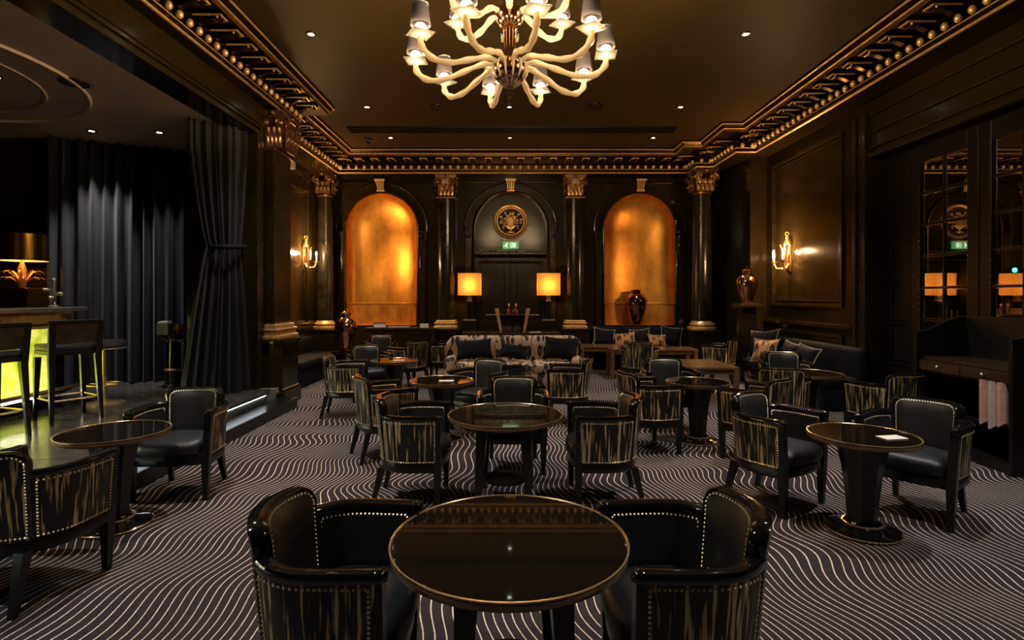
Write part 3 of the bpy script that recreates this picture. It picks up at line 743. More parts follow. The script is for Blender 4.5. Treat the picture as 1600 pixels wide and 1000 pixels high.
# chandelier
def chandelier(x_, y_):
    zb = 3.40
    o = thing('chandelier', 'large blown-glass chandelier with curling arms and smoky shades', 'chandelier', (x_, y_, 0))
    MB().lathe([(.0, -.13), (.06, -.125), (.115, -.09), (.145, -.03), (.15, .02), (.125, .07), (.08, .09)], 28, (0, 0, zb)).build('lower_bowl', 'copper', o, smooth=60)
    for k in range(14):
        a = 2*PI*k/14; P = []
        for j in range(7):
            t = j/6; r = .155*math.sin(.25+t*1.9); P.append((math.cos(a)*r, math.sin(a)*r, zb-.14+.2*t))
        MB().tube(P, .008, 5).build('bowl_rib', 'arm_glass', o, smooth=60)
    MB().lathe([(.05, .08), (.048, .2), (.056, .3), (.05, .36)], 16, (0, 0, zb)).build('stem', 'copper', o, smooth=60)
    MB().lathe([(.05, .34), (.10, .38), (.125, .44), (.11, .50), (.06, .53)], 20, (0, 0, zb)).build('upper_bowl', 'copper', o, smooth=60)
    MB().lathe([(.06, .52), (.052, .6), (.058, .75), (.05, .9), (.056, 1.02), (.05, 1.1), (.11, 1.105), (.12, 1.12)], 16, (0, 0, zb)).build('hanging_rod', 'copper', o, smooth=60)
    MB().lathe([(0, -.30), (.018, -.28), (.0, -.262)], 8, (0, 0, zb)).ball((0, 0, zb-.155), .02, 8, 6).taper((0, 0, zb-.25), (.004, .004), (0, 0, zb-.205), (.038, .038)).taper((0, 0, zb-.205), (.038, .038), (0, 0, zb-.165), (.004, .004)).build('finial', 'glass_clear', o)
    # one arm set as meshes in the plane (r, z)
    def arm_set(ctrl, r_sh, bulb_e):
        P = []
        for i in range(len(ctrl)-1):
            p0, p1, p2, p3 = (Vector(ctrl[max(i-1, 0)]), Vector(ctrl[i]), Vector(ctrl[i+1]), Vector(ctrl[min(i+2, len(ctrl)-1)]))
            for k in range(5):
                t = k/5; q = .5*((2*p1)+(p2-p0)*t+(2*p0-5*p1+4*p2-p3)*t*t+(3*p1-p0-3*p2+p3)*t**3); P.append((q.x, 0, q.y))
        P.append((ctrl[-1][0], 0, ctrl[-1][1]))
        R = [.023+.004*math.sin(i*1.3)+.004*(i/len(P)) for i in range(len(P))]
        rr, zz = ctrl[-1]
        arm = MB().tube(P, R, 8).mesh('arm', 'arm_glass', 80)
        dish = MB()
        dish.taper((rr, 0, zz), (.02, .02), (rr, 0, zz+.02), (.075, .075)).box(rr-.085, rr+.085, -.085, .085, zz+.02, zz+.026)
        dish = dish.mesh('drip_dish', 'glass_clear')
        cup = MB().lathe([(.024, .0), (.034, .02), (.036, .045), (.028, .06)], 12, (rr, 0, zz)).mesh('candle_cup', 'glass_clear', 60)
        bulb = MB().ball((rr, 0, zz+.072), .044, 12, 8, sz=.8).mesh('bulb', 'bulb_frost', 180)
        sh = MB().lathe([(r_sh, .088), (r_sh*.985, .11), (r_sh*.76, .245), (r_sh*.74, .25)], 20, (rr, 0, zz)); sh.f = [f for f in sh.f if len(f) == 4]
        sh = sh.mesh('shade', 'shade_smoke', 50)
        rim = MB().lathe([(r_sh*.74, .246), (r_sh*.77, .248), (r_sh*.77, .254), (r_sh*.74, .256)], 20, (rr, 0, zz)); rim.f = [f for f in rim.f if len(f) == 4]
        rim = rim.mesh('shade_rim', 'chrome', 50)
        return arm, dish, cup, bulb, sh, rim, rr, zz, bulb_e
    def fit(S_, ang):
        arm, dish, cup, bulb, sh, rim, rr, zz, e = S_
        a = place(None, 'arm', arm, o, (0, 0, 0), ang)
        for nm, me in (('drip_dish', dish), ('candle_cup', cup), ('bulb', bulb), ('shade', sh)):
            k = place(None, nm, me, a, (0, 0, 0), 0)
        k = place(None, 'shade_rim', rim, a, (0, 0, 0), 0)
        light('bulb_light', 'POINT', (rr, 0, zz+.035), e, WARM2, a, .03)
    lo = arm_set([(.10, zb+.03), (.20, zb+.06), (.36, zb+.01), (.55, zb-.06), (.70, zb-.06), (.79, zb+.01), (.80, zb+.08)], .078, E_CHAND)
    hi = arm_set([(.08, zb+.46), (.17, zb+.48), (.28, zb+.40), (.40, zb+.36), (.50, zb+.40), (.54, zb+.50)], .07, E_CHAND)
    for k in range(10): fit(lo, math.radians(-90+18+36*k-4))
    for k in range(6): fit(hi, math.radians(30+60*k))
    MB().lathe([(0, ZC-.04), (.16, ZC-.035), (.18, ZC-.02), (.17, ZC)], 24).build('ceiling_rose', 'bronze_dark', o, smooth=50)
chandelier(-.02, 4.6)

# wall sconces
def sconce(loc, rz, label):
    """local +x out of the wall"""
    o = thing('wall_sconce', label, 'wall lamp', loc, rz, 'gilded wall sconces')
    m_ = MB().prism([(-.05, -.26), (.05, -.26), (.075, -.1), (.055, .05), (.085, .22), (.04, .30), (-.04, .30), (-.085, .22), (-.055, .05), (-.075, -.1)], 'x', 0, .025)
    m_.build('backplate', 'bronze', o, bevel=.008)
    f = MB()     # lantern-like flared vase in front of the plate
    for k in range(7):
        a = 2*PI*k/7
        f.tube([(.07+.025*math.cos(a), .025*math.sin(a), -.22), (.07+.035*math.cos(a), .035*math.sin(a), -.08), (.07+.06*math.cos(a), .06*math.sin(a), .12), (.07+.095*math.cos(a), .095*math.sin(a), .20)], .008, 5)
    f.lathe([(.02, -.26), (.035, -.23), (.028, -.2)], 10, (.07, 0, 0))
    f.build('lantern_cage', 'bronze', o, smooth=50)
    t = MB().lathe([(.03, .20), (.045, .23), (.03, .27), (.018, .29), (.028, .32), (.012, .35)], 12, (.05, 0, 0))
    t.tube([(.05+.03*math.cos(a*PI/6), 0, .385+.03*math.sin(a*PI/6)) for a in range(13)], .008, 6)
    t.build('finial', 'gilt', o, smooth=50)
    for sy in (-1, 1):
        P = [(.04, sy*.02, -.12), (.10, sy*.07, -.20), (.17, sy*.13, -.19), (.20, sy*.16, -.10)]
        arm = MB().tube(P, [.014, .012, .011, .013], 8).ball((.10, sy*.07, -.2), .02, 8, 6)
        a = arm.build('arm', 'gilt', o, smooth=60)
        MB().lathe([(.015, -.11), (.045, -.09), (.05, -.08), (.018, -.085), (.018, -.06)], 14, (.20, sy*.16, 0)).build('drip_pan', 'gilt', a, smooth=50)
        MB().lathe([(.013, -.08), (.013, .04), (.009, .045)], 10, (.20, sy*.16, 0)).build('candle', 'paper', a, smooth=40)
        MB().lathe([(.0, .045), (.012, .05), (.017, .075), (.010, .11), (0, .13)], 10, (.20, sy*.16, 0)).build('flame_bulb', 'bulb', a, smooth=80)
        light('bulb_light', 'POINT', (.20, sy*.16, .085), E_SCONCE, WARM, a, .02)
    return o
sconce((-4.1, 10.75, 2.27), 0, 'gilded two-candle wall sconce by the stage pier')
sconce((4.7, 9.25, 2.17), PI, 'gilded two-candle wall sconce on the panelled right wall')

# square-shaded lamps beside the door
def square_lamp(x_, y_, z_, label):
    o = thing('table_lamp', label, 'lamp', (x_, y_, z_), 0, 'square-shaded lamps flanking the door')
    MB().box(-.13, .13, -.10, .10, 0, .03).build('base', 'chrome', o, bevel=.006)
    MB().box(-.055, .055, -.055, .055, .03, .42).build('stem', 'wood_black', o, bevel=.004)
    MB().box(-.06, .06, -.06, .06, .40, .43).build('collar', 'brass', o, bevel=.003)
    MB().box(-.045, .045, -.045, .045, .43, .53).build('socket_block', 'brass', o, bevel=.004)
    s_ = MB(); a, b = .235, .17
    for (p, q) in (((-a, -b), (a, -b)), ((a, -b), (a, b)), ((a, b), (-a, b)), ((-a, b), (-a, -b))):
        s_.add([(*p, .53), (*q, .53), (*q, .99), (*p, .99)], [(0, 1, 2, 3)])
    s_.build('lamp_shade', 'shade_linen', o)
    MB().ball((0, 0, .74), .035, 10, 8).build('bulb', 'bulb_frost', o, smooth=180)
    light('bulb_light', 'POINT', (0, 0, .74), E_LAMP, WARM, o, .05)
square_lamp(-.885, 11.48, .99, 'square linen-shaded lamp on the stage side of the door')
square_lamp(.765, 11.48, .99, 'square linen-shaded lamp on the mirror side of the door')

# ================================================================ TUB CHAIRS
import bisect
def horseshoe():
    W2, YF = .266, .207; P = []
    for i in range(13): P.append((W2-.012*(1-i/12)**2, YF*(1-i/12)))
    for i in range(1, 49):
        a = PI*i/48; P.append((W2*math.cos(a), -.224*abs(math.sin(a))**.9))
    for i in range(1, 13): P.append((-(W2-.012*(i/12)**2), YF*i/12))
    return P
HP = horseshoe(); HS = [0]
for i in range(1, len(HP)): HS.append(HS[-1]+math.dist(HP[i], HP[i-1]))
LT = HS[-1]
def hp(s):
    """point and outward normal at arc position s measured from the back centre"""
    q = min(max(s+LT/2, 0), LT-1e-6); i = min(bisect.bisect_right(HS, q)-1, len(HP)-2); t = (q-HS[i])/(HS[i+1]-HS[i])
    p = (HP[i][0]*(1-t)+HP[i+1][0]*t, HP[i][1]*(1-t)+HP[i+1][1]*t)
    i0, i1 = max(i-1, 0), min(i+2, len(HP)-1); tx, ty = HP[i1][0]-HP[i0][0], HP[i1][1]-HP[i0][1]; l = math.hypot(tx, ty)
    return p, (-ty/l, tx/l)
ARM_Z, BACK_Z, RB = .645, .752, .200
def shell_pt(s, z, off):
    (x_, y_), (nx, ny) = hp(s); f = .032*(z-.30)/.45+off
    lean = -.05*max(0, z-.35)*max(0, 1-abs(s)/.42)
    return (x_+nx*f, y_+ny*f+lean, z)
def top_of_back(s):
    a = abs(s); r = .06
    if a <= RB-r: return BACK_Z
    t = min(1, (a-(RB-r))/r); return BACK_Z-r*(1-math.sqrt(max(0, 1-t*t)))
def chair_meshes():
    G = {}
    TH = .022
    for nm, sg in (('left', -1), ('right', 1)):
        s0, s1 = sg*(RB+.004), sg*(LT/2-.012)
        o_ = MB().grid(lambda u, v: shell_pt(s0+(s1-s0)*u, .325+(ARM_Z-.325)*v, TH), 20, 3, lambda u, v: (s0+(s1-s0)*u, .325+.32*v))
        G['outer_'+nm] = o_.mesh('side_panel', 'streak_fabric', 80)
        i_ = MB().grid(lambda u, v: shell_pt(s0+(s1-s0)*u, .34+(ARM_Z-.34)*v, -TH-.012*math.sin(PI*v)), 20, 4)
        G['inner_'+nm] = i_.mesh('inner_panel', 'leather', 80)
        rail = MB(); prof = [(-.026, -.018), (-.029, 0), (-.021, .013), (0, .017), (.021, .013), (.029, 0), (.026, -.018)]
        n = 22; k = len(prof); vs = []
        e1 = sg*(LT/2+.004)
        for i in range(n+1):
            s_ = s0+(e1-s0)*i/n
            for a, b in prof: vs.append(shell_pt(s_, ARM_Z+b+.004, a))
        fs = [(i*k+j, i*k+(j+1) % k, (i+1)*k+(j+1) % k, (i+1)*k+j) for i in range(n) for j in range(k)]+[tuple(range(k)), tuple(n*k+j for j in range(k))]
        rail.add(vs, fs); (q, _) = hp(e1); pe = shell_pt(e1, ARM_Z, 0)
        rail.lathe([(.0, -.018), (.030, -.017), (.032, .0), (.024, .014), (0, .019)], 14, (pe[0], pe[1]-.004, ARM_Z+.004))
        G['rail_'+nm] = rail.mesh('arm_rail', 'lacquer_black', 50)
    # back
    def bz(u, v, lo): s_ = -RB+2*RB*u; return lo+(top_of_back(s_)-lo)*v
    G['back_outer'] = MB().grid(lambda u, v: shell_pt(-RB+2*RB*u, bz(u, v, .325), TH+.004), 24, 6, lambda u, v: (-RB+2*RB*u, bz(u, v, .325))).mesh('back_panel', 'streak_fabric', 80)
    b = MB()
    def cush(u, v):
        s_ = -RB+2*RB*u; z = bz(u, v, .38); e = (1-(2*u-1)**6)*(1-(2*v-1)**6); return shell_pt(s_*.985, z, -.03-.03*e)
    b.grid(cush, 20, 10); G['back_inner'] = b.mesh('backrest', 'leather_back', 80)
    # lacquer rim over the back
    rim = MB(); path = []
    for z in (.34, .45, .55, .64, .70): path.append((-RB, z))
    for i in range(9):
        a = PI-PI/2*i/8; path.append((-RB+.06+.06*math.cos(a), BACK_Z-.06+.06*math.sin(a)))
    for i in range(1, 12): path.append((-RB+.06+(2*RB-.12)*i/12, BACK_Z))
    path += [(-s_, z) for s_, z in path[13::-1]]
    n = len(path); vs = []; prof = [(-.031, -.006), (-.031, .005), (-.018, .011), (.012, .011), (.027, .006), (.030, -.006)]; k = len(prof)
    for i, (s_, z) in enumerate(path):
        a_, b_ = path[max(i-1, 0)], path[min(i+1, n-1)]; tx, tz = b_[0]-a_[0], b_[1]-a_[1]; l = math.hypot(tx, tz); nx, nz = -tz/l, tx/l
        for off, up in prof: vs.append(shell_pt(s_+nx*up, z+nz*up, off))
    rim.add(vs, [(i*k+j, i*k+(j+1) % k, (i+1)*k+(j+1) % k, (i+1)*k+j) for i in range(n-1) for j in range(k)]+[tuple(range(k)), tuple((n-1)*k+j for j in range(k))])
    G['back_rim'] = rim.mesh('back_rim', 'lacquer_black', 50)
    # apron
    ap = MB(); ring = [hp(-LT/2+LT*i/60) for i in range(61)]; fr = []
    for i in range(1, 12):
        t = i/12; fr.append((-.256+.512*t, .207+.035*math.sin(PI*t)))
    plan = [(p[0]+q[0]*.026, p[1]+q[1]*.026) for p, q in ring]
    plan = plan[::-1] if plan[0][0] < 0 else plan
    # plan runs right -> back -> left or reverse; close it with the bowed front
    if plan[-1][0] < 0: frs = fr
    else: frs = fr[::-1]
    allp = plan+frs; n = len(allp); zs = (.265, .335); vs = []
    for sc_, z in ((.955, .262), (1, .275), (1, .33), (.97, .345)): vs += [(x_*sc_, y_*sc_, z) for x_, y_ in allp]
    ap.add(vs, [(r*n+i, r*n+(i+1) % n, (r+1)*n+(i+1) % n, (r+1)*n+i) for r in range(3) for i in range(n)]+[tuple(range(n)), tuple(3*n+i for i in range(n))])
    G['apron'] = ap.mesh('seat_frame', 'wood_black', 40)
    # seat cushion
    st_ = MB(); base = [(p[0]-q[0]*.03, p[1]-q[1]*.03) for p, q in ring]; base = base[::-1] if (base[0][0] > 0) != (plan[0][0] > 0) else base
    f2 = [(x_*.93, y_+.02) for x_, y_ in frs]; bp = base+f2; n = len(bp); cx, cy = 0, .0; vs = []
    for sc_, z in ((.97, .345), (1.0, .37), (1.0, .40), (.96, .425), (.85, .44), (.6, .45), (.3, .453)): vs += [(cx+(x_-cx)*sc_, cy+(y_-cy)*sc_, z) for x_, y_ in bp]
    st_.add(vs, [(r*n+i, r*n+(i+1) % n, (r+1)*n+(i+1) % n, (r+1)*n+i) for r in range(6) for i in range(n)]+[tuple(6*n+i for i in range(n))])
    G['seat'] = st_.mesh('seat', 'leather_seat', 70)
    # legs
    for nm, sx in (('l', -1), ('r', 1)):
        xx = sx*.256
        G['fleg_'+nm] = MB().taper((xx*.98, .198, 0), (.016, .016), (xx, .198, .27), (.026, .026)).taper((xx, .198, .27), (.026, .026), (sx*.276, .203, ARM_Z-.01), (.024, .02)).mesh('leg', 'wood_black')
        G['rleg_'+nm] = MB().taper((sx*.205, -.275, 0), (.015, .015), (sx*.185, -.205, .28), (.026, .026)).mesh('leg', 'wood_black')
    # nail heads
    N = MB()
    def nail(s_, z, off, sg):
        c = Vector(shell_pt(s_, z, off)); _, q = hp(s_); nv = Vector((q[0], q[1], 0))*sg; t = Vector((-nv.y, nv.x, 0)); r = .0064
        ring_ = [c+(t*math.cos(2*PI*k/6)+Vector((0, 0, 1))*math.sin(2*PI*k/6))*r for k in range(6)]
        N.add(ring_+[c+nv*.006], [(k, (k+1) % 6, 6) for k in range(6)])
    sp = .0165
    def run(pts, off, sg):
        d = 0; acc = 0; out = []
        for a, b_ in zip(pts, pts[1:]):
            l = math.dist(a, b_)
            while acc <= l:
                t = acc/l; out.append((a[0]+(b_[0]-a[0])*t, a[1]+(b_[1]-a[1])*t)); acc += sp
            acc -= l
        for s_, z in out: nail(s_, z, off, sg)
    for sg in (-1, 1):
        a, b_ = sg*(RB+.022), sg*(LT/2-.03)
        run([(a, .34), (a, ARM_Z-.030), (b_, ARM_Z-.030), (b_, .34), (a, .34)], TH+.001, 1)
        run([(a, .44), (a, ARM_Z-.030), (b_, ARM_Z-.030), (b_, .44)], -TH-.003, -1)
    ins = .012
    bp_ = [(-RB+ins, .34)]+[(-RB+ins, .70)]+[(-RB+.06+(.06-ins)*math.cos(PI-PI/2*i/5), BACK_Z-.06+(.06-ins)*math.sin(PI-PI/2*i/5)) for i in range(6)]
    bp_ = bp_+[(-s_, z) for s_, z in bp_[::-1]]
    run(bp_+[bp_[0]], TH+.005, 1)
    run([(s_, max(z, .45)) for s_, z in bp_], -.037, -1)
    G['nails'] = N.mesh('nail_trim', 'nail')
    return G
CH = chair_meshes()
def chair(x_, y_, fx, fy, label):
    o = thing('tub_chair', label, 'chair', (x_, y_, 0), math.atan2(fy, fx)-PI/2, 'black leather tub chairs')
    for key, me in CH.items():
        k = place(None, me.name.split('.')[0], me, o, (0, 0, 0))
        if key == 'nails': k['kind'] = 'stuff'
    return o
B = 'black leather tub chair '
for x_, y_, fx, fy, lab in (
    (-.607, 1.96, 1, -.03, 'at the large front table, back towards the stage'),
    (.59, 1.96, -1, -.03, 'at the large front table, back towards the menu-card table'),
    (-.72, 4.10, 1, .0, 'second table from entrance, back towards the stage'),
    (.665, 4.10, -1, .0, 'second table from entrance, back towards the mirrored doors'),
    (.01, 4.80, 0, -1, 'beyond the second table, its back to the sofa'),
    (1.93, 4.0, .56, -.83, 'at the menu-card table, back towards the room centre'),
    (2.80, 3.80, -.80, -.60, 'at the menu-card table, back towards the newspaper cabinet'),
    (-2.50, 2.84, .10, 1, 'with its streaked back to the entrance, at the stage-side table'),
    (-2.53, 4.20, .12, -1, 'close to the stage step, facing the entrance'),
    (1.34, 5.40, 1, .22, 'back to the aisle at the middle right pedestal table'),
    (1.80, 6.30, 0, -1, 'behind the middle right pedestal table, facing the entrance'),
    (2.28, 5.12, -.66, .75, 'at the middle right pedestal table, back to the menu-card table'),
    (-1.20, 5.18, .88, .48, 'back to the stage at the middle left reflecting table'),
    (-.36, 6.22, -.5, -.87, 'between the middle left table and the sofa'),
    (-2.09, 6.92, 1, .12, 'nearest the stage pier, back to the stage'),
    (-2.1, 8.02, .45, -.9, 'facing the entrance at the far left table'),
    (-1.72, 9.15, -.75, .66, 'far left, streaked back towards the sofa'),
    (-2.45, 10.2, .15, -1, 'in front of the empty gold niche, facing the entrance'),
    (-1.22, 9.95, -1, .05, 'far left, close behind the sofa arm'),
    (.66, 6.55, -1, .12, 'side-on before the sofa, back to the long brown tables'),
    (2.84, 5.85, .30, .95, 'with wide-streaked back to the entrance, at the dark side table'),
    (3.52, 7.05, -.35, -1, 'by the right banquette at the dark side table'),
    (3.72, 5.45, -.25, .97, 'beside the newspaper cabinet with back to the entrance'),
    (2.12, 9.1, .2, 1, 'with its back to the room at the long brown table'),
    (3.62, 9.55, -.8, .6, 'between the long brown table and the copper vase pedestal')):
    chair(x_, y_, fx, fy, B+lab)

# ================================================================ TABLES
TT = .62
def top_disc(o, r):
    MB().lathe([(0, TT-.028), (r-.02, TT-.028), (r-.004, TT-.024), (r-.004, TT-.004), (r-.012, TT), (0, TT)], 72).build('table_top', 'lacquer_top', o, smooth=12)
    m_ = MB().lathe([(r-.005, TT-.004), (r+.001, TT-.003), (r+.001, TT+.0008), (r-.0045, TT+.0015), (r-.008, TT-.003)], 72); m_.f = [f for f in m_.f if len(f) == 4]
    m_.build('brass_edge', 'brass', o, smooth=50)
    m_ = MB().lathe([(r-.008, TT-.034), (r-.001, TT-.028), (r-.001, TT-.010), (r-.006, TT-.007)], 72); m_.f = [f for f in m_.f if len(f) == 4]
    m_.build('edge_band', 'wood_brown', o, smooth=50)
def leg_table(x_, y_, r, rz, label):
    o = thing('round_table', label, 'table', (x_, y_, 0), rz, 'large round tables')
    top_disc(o, r)
    MB().lathe([(.24, TT-.085), (.25, TT-.028)], 32).build('apron', 'wood_black', o, smooth=40)
    for sx in (-1, 1):
        for sy in (-1, 1): MB().taper((sx*.185, sy*.185, 0), (.022, .022), (sx*.155, sy*.155, TT-.03), (.042, .042)).build('leg', 'wood_black', o, bevel=.004)
    MB().lathe([(.06, .12), (.16, .13), (.16, .15), (.06, .16)], 24).build('stretcher_shelf', 'wood_black', o)
leg_table(-.01, 2.0, .43, .10, 'large round black lacquer table reflecting the gold cornice')
leg_table(-.05, 4.10, .43, -.06, 'round black lacquer table with three tub chairs, on the room axis')
def pedestal_table(x_, y_, r, label):
    o = thing('pedestal_table', label, 'table', (x_, y_, 0), .2, 'black pedestal tables')
    top_disc(o, r)
    MB().lathe([(.085, .07), (.092, .20), (.115, .40), (.15, .56), (.165, TT-.028)], 8).build('pedestal', 'wood_black', o)
    MB().lathe([(.205, 0), (.215, .006), (.215, .02), (.205, .026), (.17, .032), (.13, .045), (.105, .06), (.09, .075)], 48).build('base', 'lacquer_black', o, smooth=40)
    m_ = MB().lathe([(.206, .024), (.217, .018), (.217, .010), (.206, .006)], 48); m_.f = [f for f in m_.f if len(f) == 4]; m_.build('base_ring', 'brass', o, smooth=50)
    m_ = MB().lathe([(.112, .056), (.118, .056), (.118, .062), (.106, .064)], 32); m_.f = [f for f in m_.f if len(f) == 4]; m_.build('foot_ring', 'brass', o, smooth=50)
pedestal_table(2.24, 3.50, .315, 'round pedestal table with a white menu card on it')
pedestal_table(-2.60, 3.58, .32, 'round pedestal table next to the stage step')
pedestal_table(1.92, 5.66, .32, 'round pedestal table in the middle of the right group')
pedestal_table(-.74, 5.76, .335, 'round table reflecting an orange niche, beyond the three-chair table')
pedestal_table(-1.62, 7.55, .32, 'brownish reflecting round table in front of the left gold niche')
pedestal_table(3.42, 6.30, .35, 'dark round side table near the right banquette')
def card(x_, y_, z_, rz, label, a=.075, b=.045):
    o = MB().box(-a, a, -b, b, 0, .004).build('menu_card', 'paper'); o.location = (x_, y_, z_+.0015); o.rotation_euler = (0, 0, rz); tag(o, label, 'card', 'white menu cards')
card(2.36, 3.40, TT, .15, 'white menu card on the round table by the newspaper cabinet')
card(-.68, 5.68, TT, .1, 'white menu card on the table reflecting the orange niche')
card(-1.55, 7.5, TT, .1, 'white menu card on the table before the left gold niche')

def low_table(x0, x1, y0, y1, ht, label):
    o = thing('low_table', label, 'table', ((x0+x1)/2, (y0+y1)/2, 0), 0, 'brown rectangular tables'); a, b = (x1-x0)/2, (y1-y0)/2
    MB().box(-a, a, -b, b, ht-.035, ht).build('table_top', 'wood_brown', o, bevel=.005)
    MB().box(-a+.02, a-.02, -b+.02, b-.02, ht-.10, ht-.035).build('apron', 'wood_brown', o)
    for sx in (-1, 1):
        for sy in (-1, 1): MB().box(sx*(a-.035)-.035, sx*(a-.035)+.035, sy*(b-.035)-.035, sy*(b-.035)+.035, 0, ht-.035).build('leg', 'wood_brown', o, bevel=.003)
low_table(1.30, 2.35, 10.42, 10.92, .55, 'brown wooden table closer to the sofa end of the black banquette')
low_table(1.78, 3.35, 9.85, 10.35, .55, 'long brown wooden table in front of the black banquette')
low_table(2.42, 3.14, 7.55, 8.55, .52, 'brown wooden table with glossy top beside the right banquette')

# ================================================================ SOFA, BANQUETTES, CUSHIONS
def rbox(name, m, parent, x0, x1, y0, y1, z0, z1, r=.05):
    mb = MB().box(x0, x1, y0, y1, z0, z1); o = mb.build(name, m, parent)
    b = o.modifiers.new('bevel', 'BEVEL'); b.width = r; b.segments = 4
    o.data.polygons.foreach_set('use_smooth', [True]*len(o.data.polygons)); return o
o = thing('sofa', 'cream sofa with dark floral print on the room axis', 'sofa', (.03, 8.95, 0))
def sback(u, v):
    x_ = -1.1+2.2*u; e = abs(2*u-1); zt = .84-.10*max(0, (e-.9)/.1)**2; yy = -.25*max(0, (e-.82)/.18)**1.5
    a = PI*v; return (x_, .30-.14*math.cos(a)*(1)+yy*1.0, .30+(zt-.30)*math.sin(a)**.55)
MB().grid(sback, 40, 16).build('backrest', 'print_fabric', o, smooth=80)
for sx in (-1, 1): rbox('armrest', 'print_fabric', o, *(sorted((sx*.92, sx*1.1))), -.42, .25, .14, .54, .07)
for k in range(3): rbox('seat_cushion', 'print_fabric', o, -.92+k*.614, -.312+k*.614, -.46, .22, .28, .45, .05)
rbox('seat_base', 'print_fabric', o, -1.06, 1.06, -.44, .34, .10, .30, .02)
for sx in (-1, 1):
    for yy in (-.38, .3): MB().taper((sx*1.0, yy, 0), (.02, .02), (sx*1.0, yy, .11), (.03, .03)).build('leg', 'wood_black', o)
def banquette(name, loc, rz, L_, label, ht=.86, dp=.62):
    o = thing(name, label, 'banquette', loc, rz); a = L_/2
    rbox('seat_base', 'velvet', o, -a, a, 0, dp, .0, .28, .015)
    rbox('seat', 'velvet', o, -a, a, -.03, dp-.12, .28, .43, .05)
    rbox('backrest', 'velvet', o, -a, a, dp-.16, dp, .28, ht, .07)
    return o
banquette('banquette', (2.60, 11.08, 0), 0, 1.9, 'black velvet banquette below the right gold niche')
banquette('banquette', (4.04, 8.35, 0), -PI/2, 2.5, 'black velvet banquette along the panelled right wall', .82)
o = banquette('sofa', (-3.42, 9.75, 0), PI/2, 1.9, 'low black velvet sofa against the left rear wall', .74); o['category'] = 'sofa'
def pillow(loc, sz, rz, tilt, m, label, trim=True, group='scatter cushions'):
    o = thing('cushion', label, 'cushion', loc, rz, group); wd, ht, th = sz
    b = MB()
    for sg in (-1, 1):
        def f(u, v, sg=sg):
            a, c = 2*u-1, 2*v-1; k = (1-a**4)*(1-c**4); pin = 1-.07*(1-abs(a))*0-.10*(a*a)*(1-c*c)*0
            x_ = a*wd/2*(1-.13*(1-c*c)); z_ = c*ht/2*(1-.13*(1-a*a))
            return (x_, sg*th*.62*k**.6, z_)
        b.grid(f, 12, 12)
    roll = ((len(label)*37) % 11-5)*.028
    M_ = Matrix.Rotation(tilt, 4, 'X') @ Matrix.Rotation(roll, 4, 'Y'); b.xf(Matrix.Translation((0, 0, ht*.48+abs(math.sin(roll))*wd*.42)) @ M_)
    b.build('cover', m, o, smooth=80)
    if trim:
        t = MB(); P = []
        for k in range(48):
            q = k/12; i, f_ = int(q), q-int(q)
            a, c = ((-1+2*f_, -1), (1, -1+2*f_), (1-2*f_, 1), (-1, 1-2*f_))[i]
            x_ = a*wd/2*(1-.13*(1-c*c)); z_ = c*ht/2*(1-.13*(1-a*a)); P.append((x_, 0, z_))
        for p in P: t.ball(p, .014, 6, 4)
        t.xf(Matrix.Translation((0, 0, ht*.48+abs(math.sin(roll))*wd*.42)) @ M_)
        t.build('braid_trim', 'trim_braid', o)['kind'] = 'stuff'
# sofa cushions
pillow((-.62, 8.93, .452), (.62, .36, .14), .12, -.5, 'velvet', 'black cushion on the floral sofa arm facing the stage', False)
pillow((.03, 8.90, .452), (.46, .26, .12), 0, -.55, 'velvet', 'small black cushion in the middle of the floral sofa', False)
pillow((.80, 8.93, .452), (.60, .40, .14), -.35, -.45, 'velvet', 'black cushion leaning on the floral sofa end near brown tables', False)
# rear banquette cushions
pillow((1.92, 11.42, .432), (.46, .38, .13), .15, -.25, 'velvet', 'black braid-edged cushion at the sofa end of the rear banquette')
pillow((2.32, 11.25, .432), (.42, .30, .12), -.25, -.35, 'print_gold', 'patterned cushion between two black cushions on the rear banquette')
pillow((2.68, 11.42, .432), (.42, .38, .13), 0, -.25, 'velvet', 'black braid-edged cushion in the middle of the rear banquette')
pillow((2.99, 11.25, .432), (.40, .28, .12), .3, -.35, 'print_gold', 'patterned cushion below the dark niche vase')
pillow((3.31, 11.40, .432), (.44, .42, .14), -.1, -.25, 'velvet', 'large black braid-edged cushion by the corner column')
# right banquette cushions
pillow((4.28, 9.32, .432), (.58, .48, .15), -1.2, -.3, 'velvet', 'large black braid-edged cushion at the far end of the right banquette')
pillow((4.10, 8.88, .432), (.42, .38, .13), -1.0, -.35, 'print_gold', 'gold patterned cushion on the right banquette')
pillow((4.26, 8.38, .432), (.46, .36, .13), -1.5, -.35, 'velvet', 'black braid-edged cushion on the right banquette beside the gold one')
pillow((4.24, 7.9, .432), (.42, .34, .13), -1.3, -.4, 'velvet', 'black cushion at the near end of the right banquette')

# low black table in front of sofa
o = thing('coffee_table', 'small black coffee table in front of the floral sofa', 'table', (-.02, 7.95, 0))
MB().lathe([(0, .43), (.33, .43), (.34, .445), (.34, .46), (0, .46)], 40).build('table_top', 'lacquer_black', o, smooth=30)
MB().lathe([(.10, .03), (.13, .25), (.2, .43)], 12).build('pedestal', 'wood_black', o, smooth=30)
MB().lathe([(.22, 0), (.22, .02), (.10, .035)], 32).build('base', 'lacquer_black', o, smooth=30)

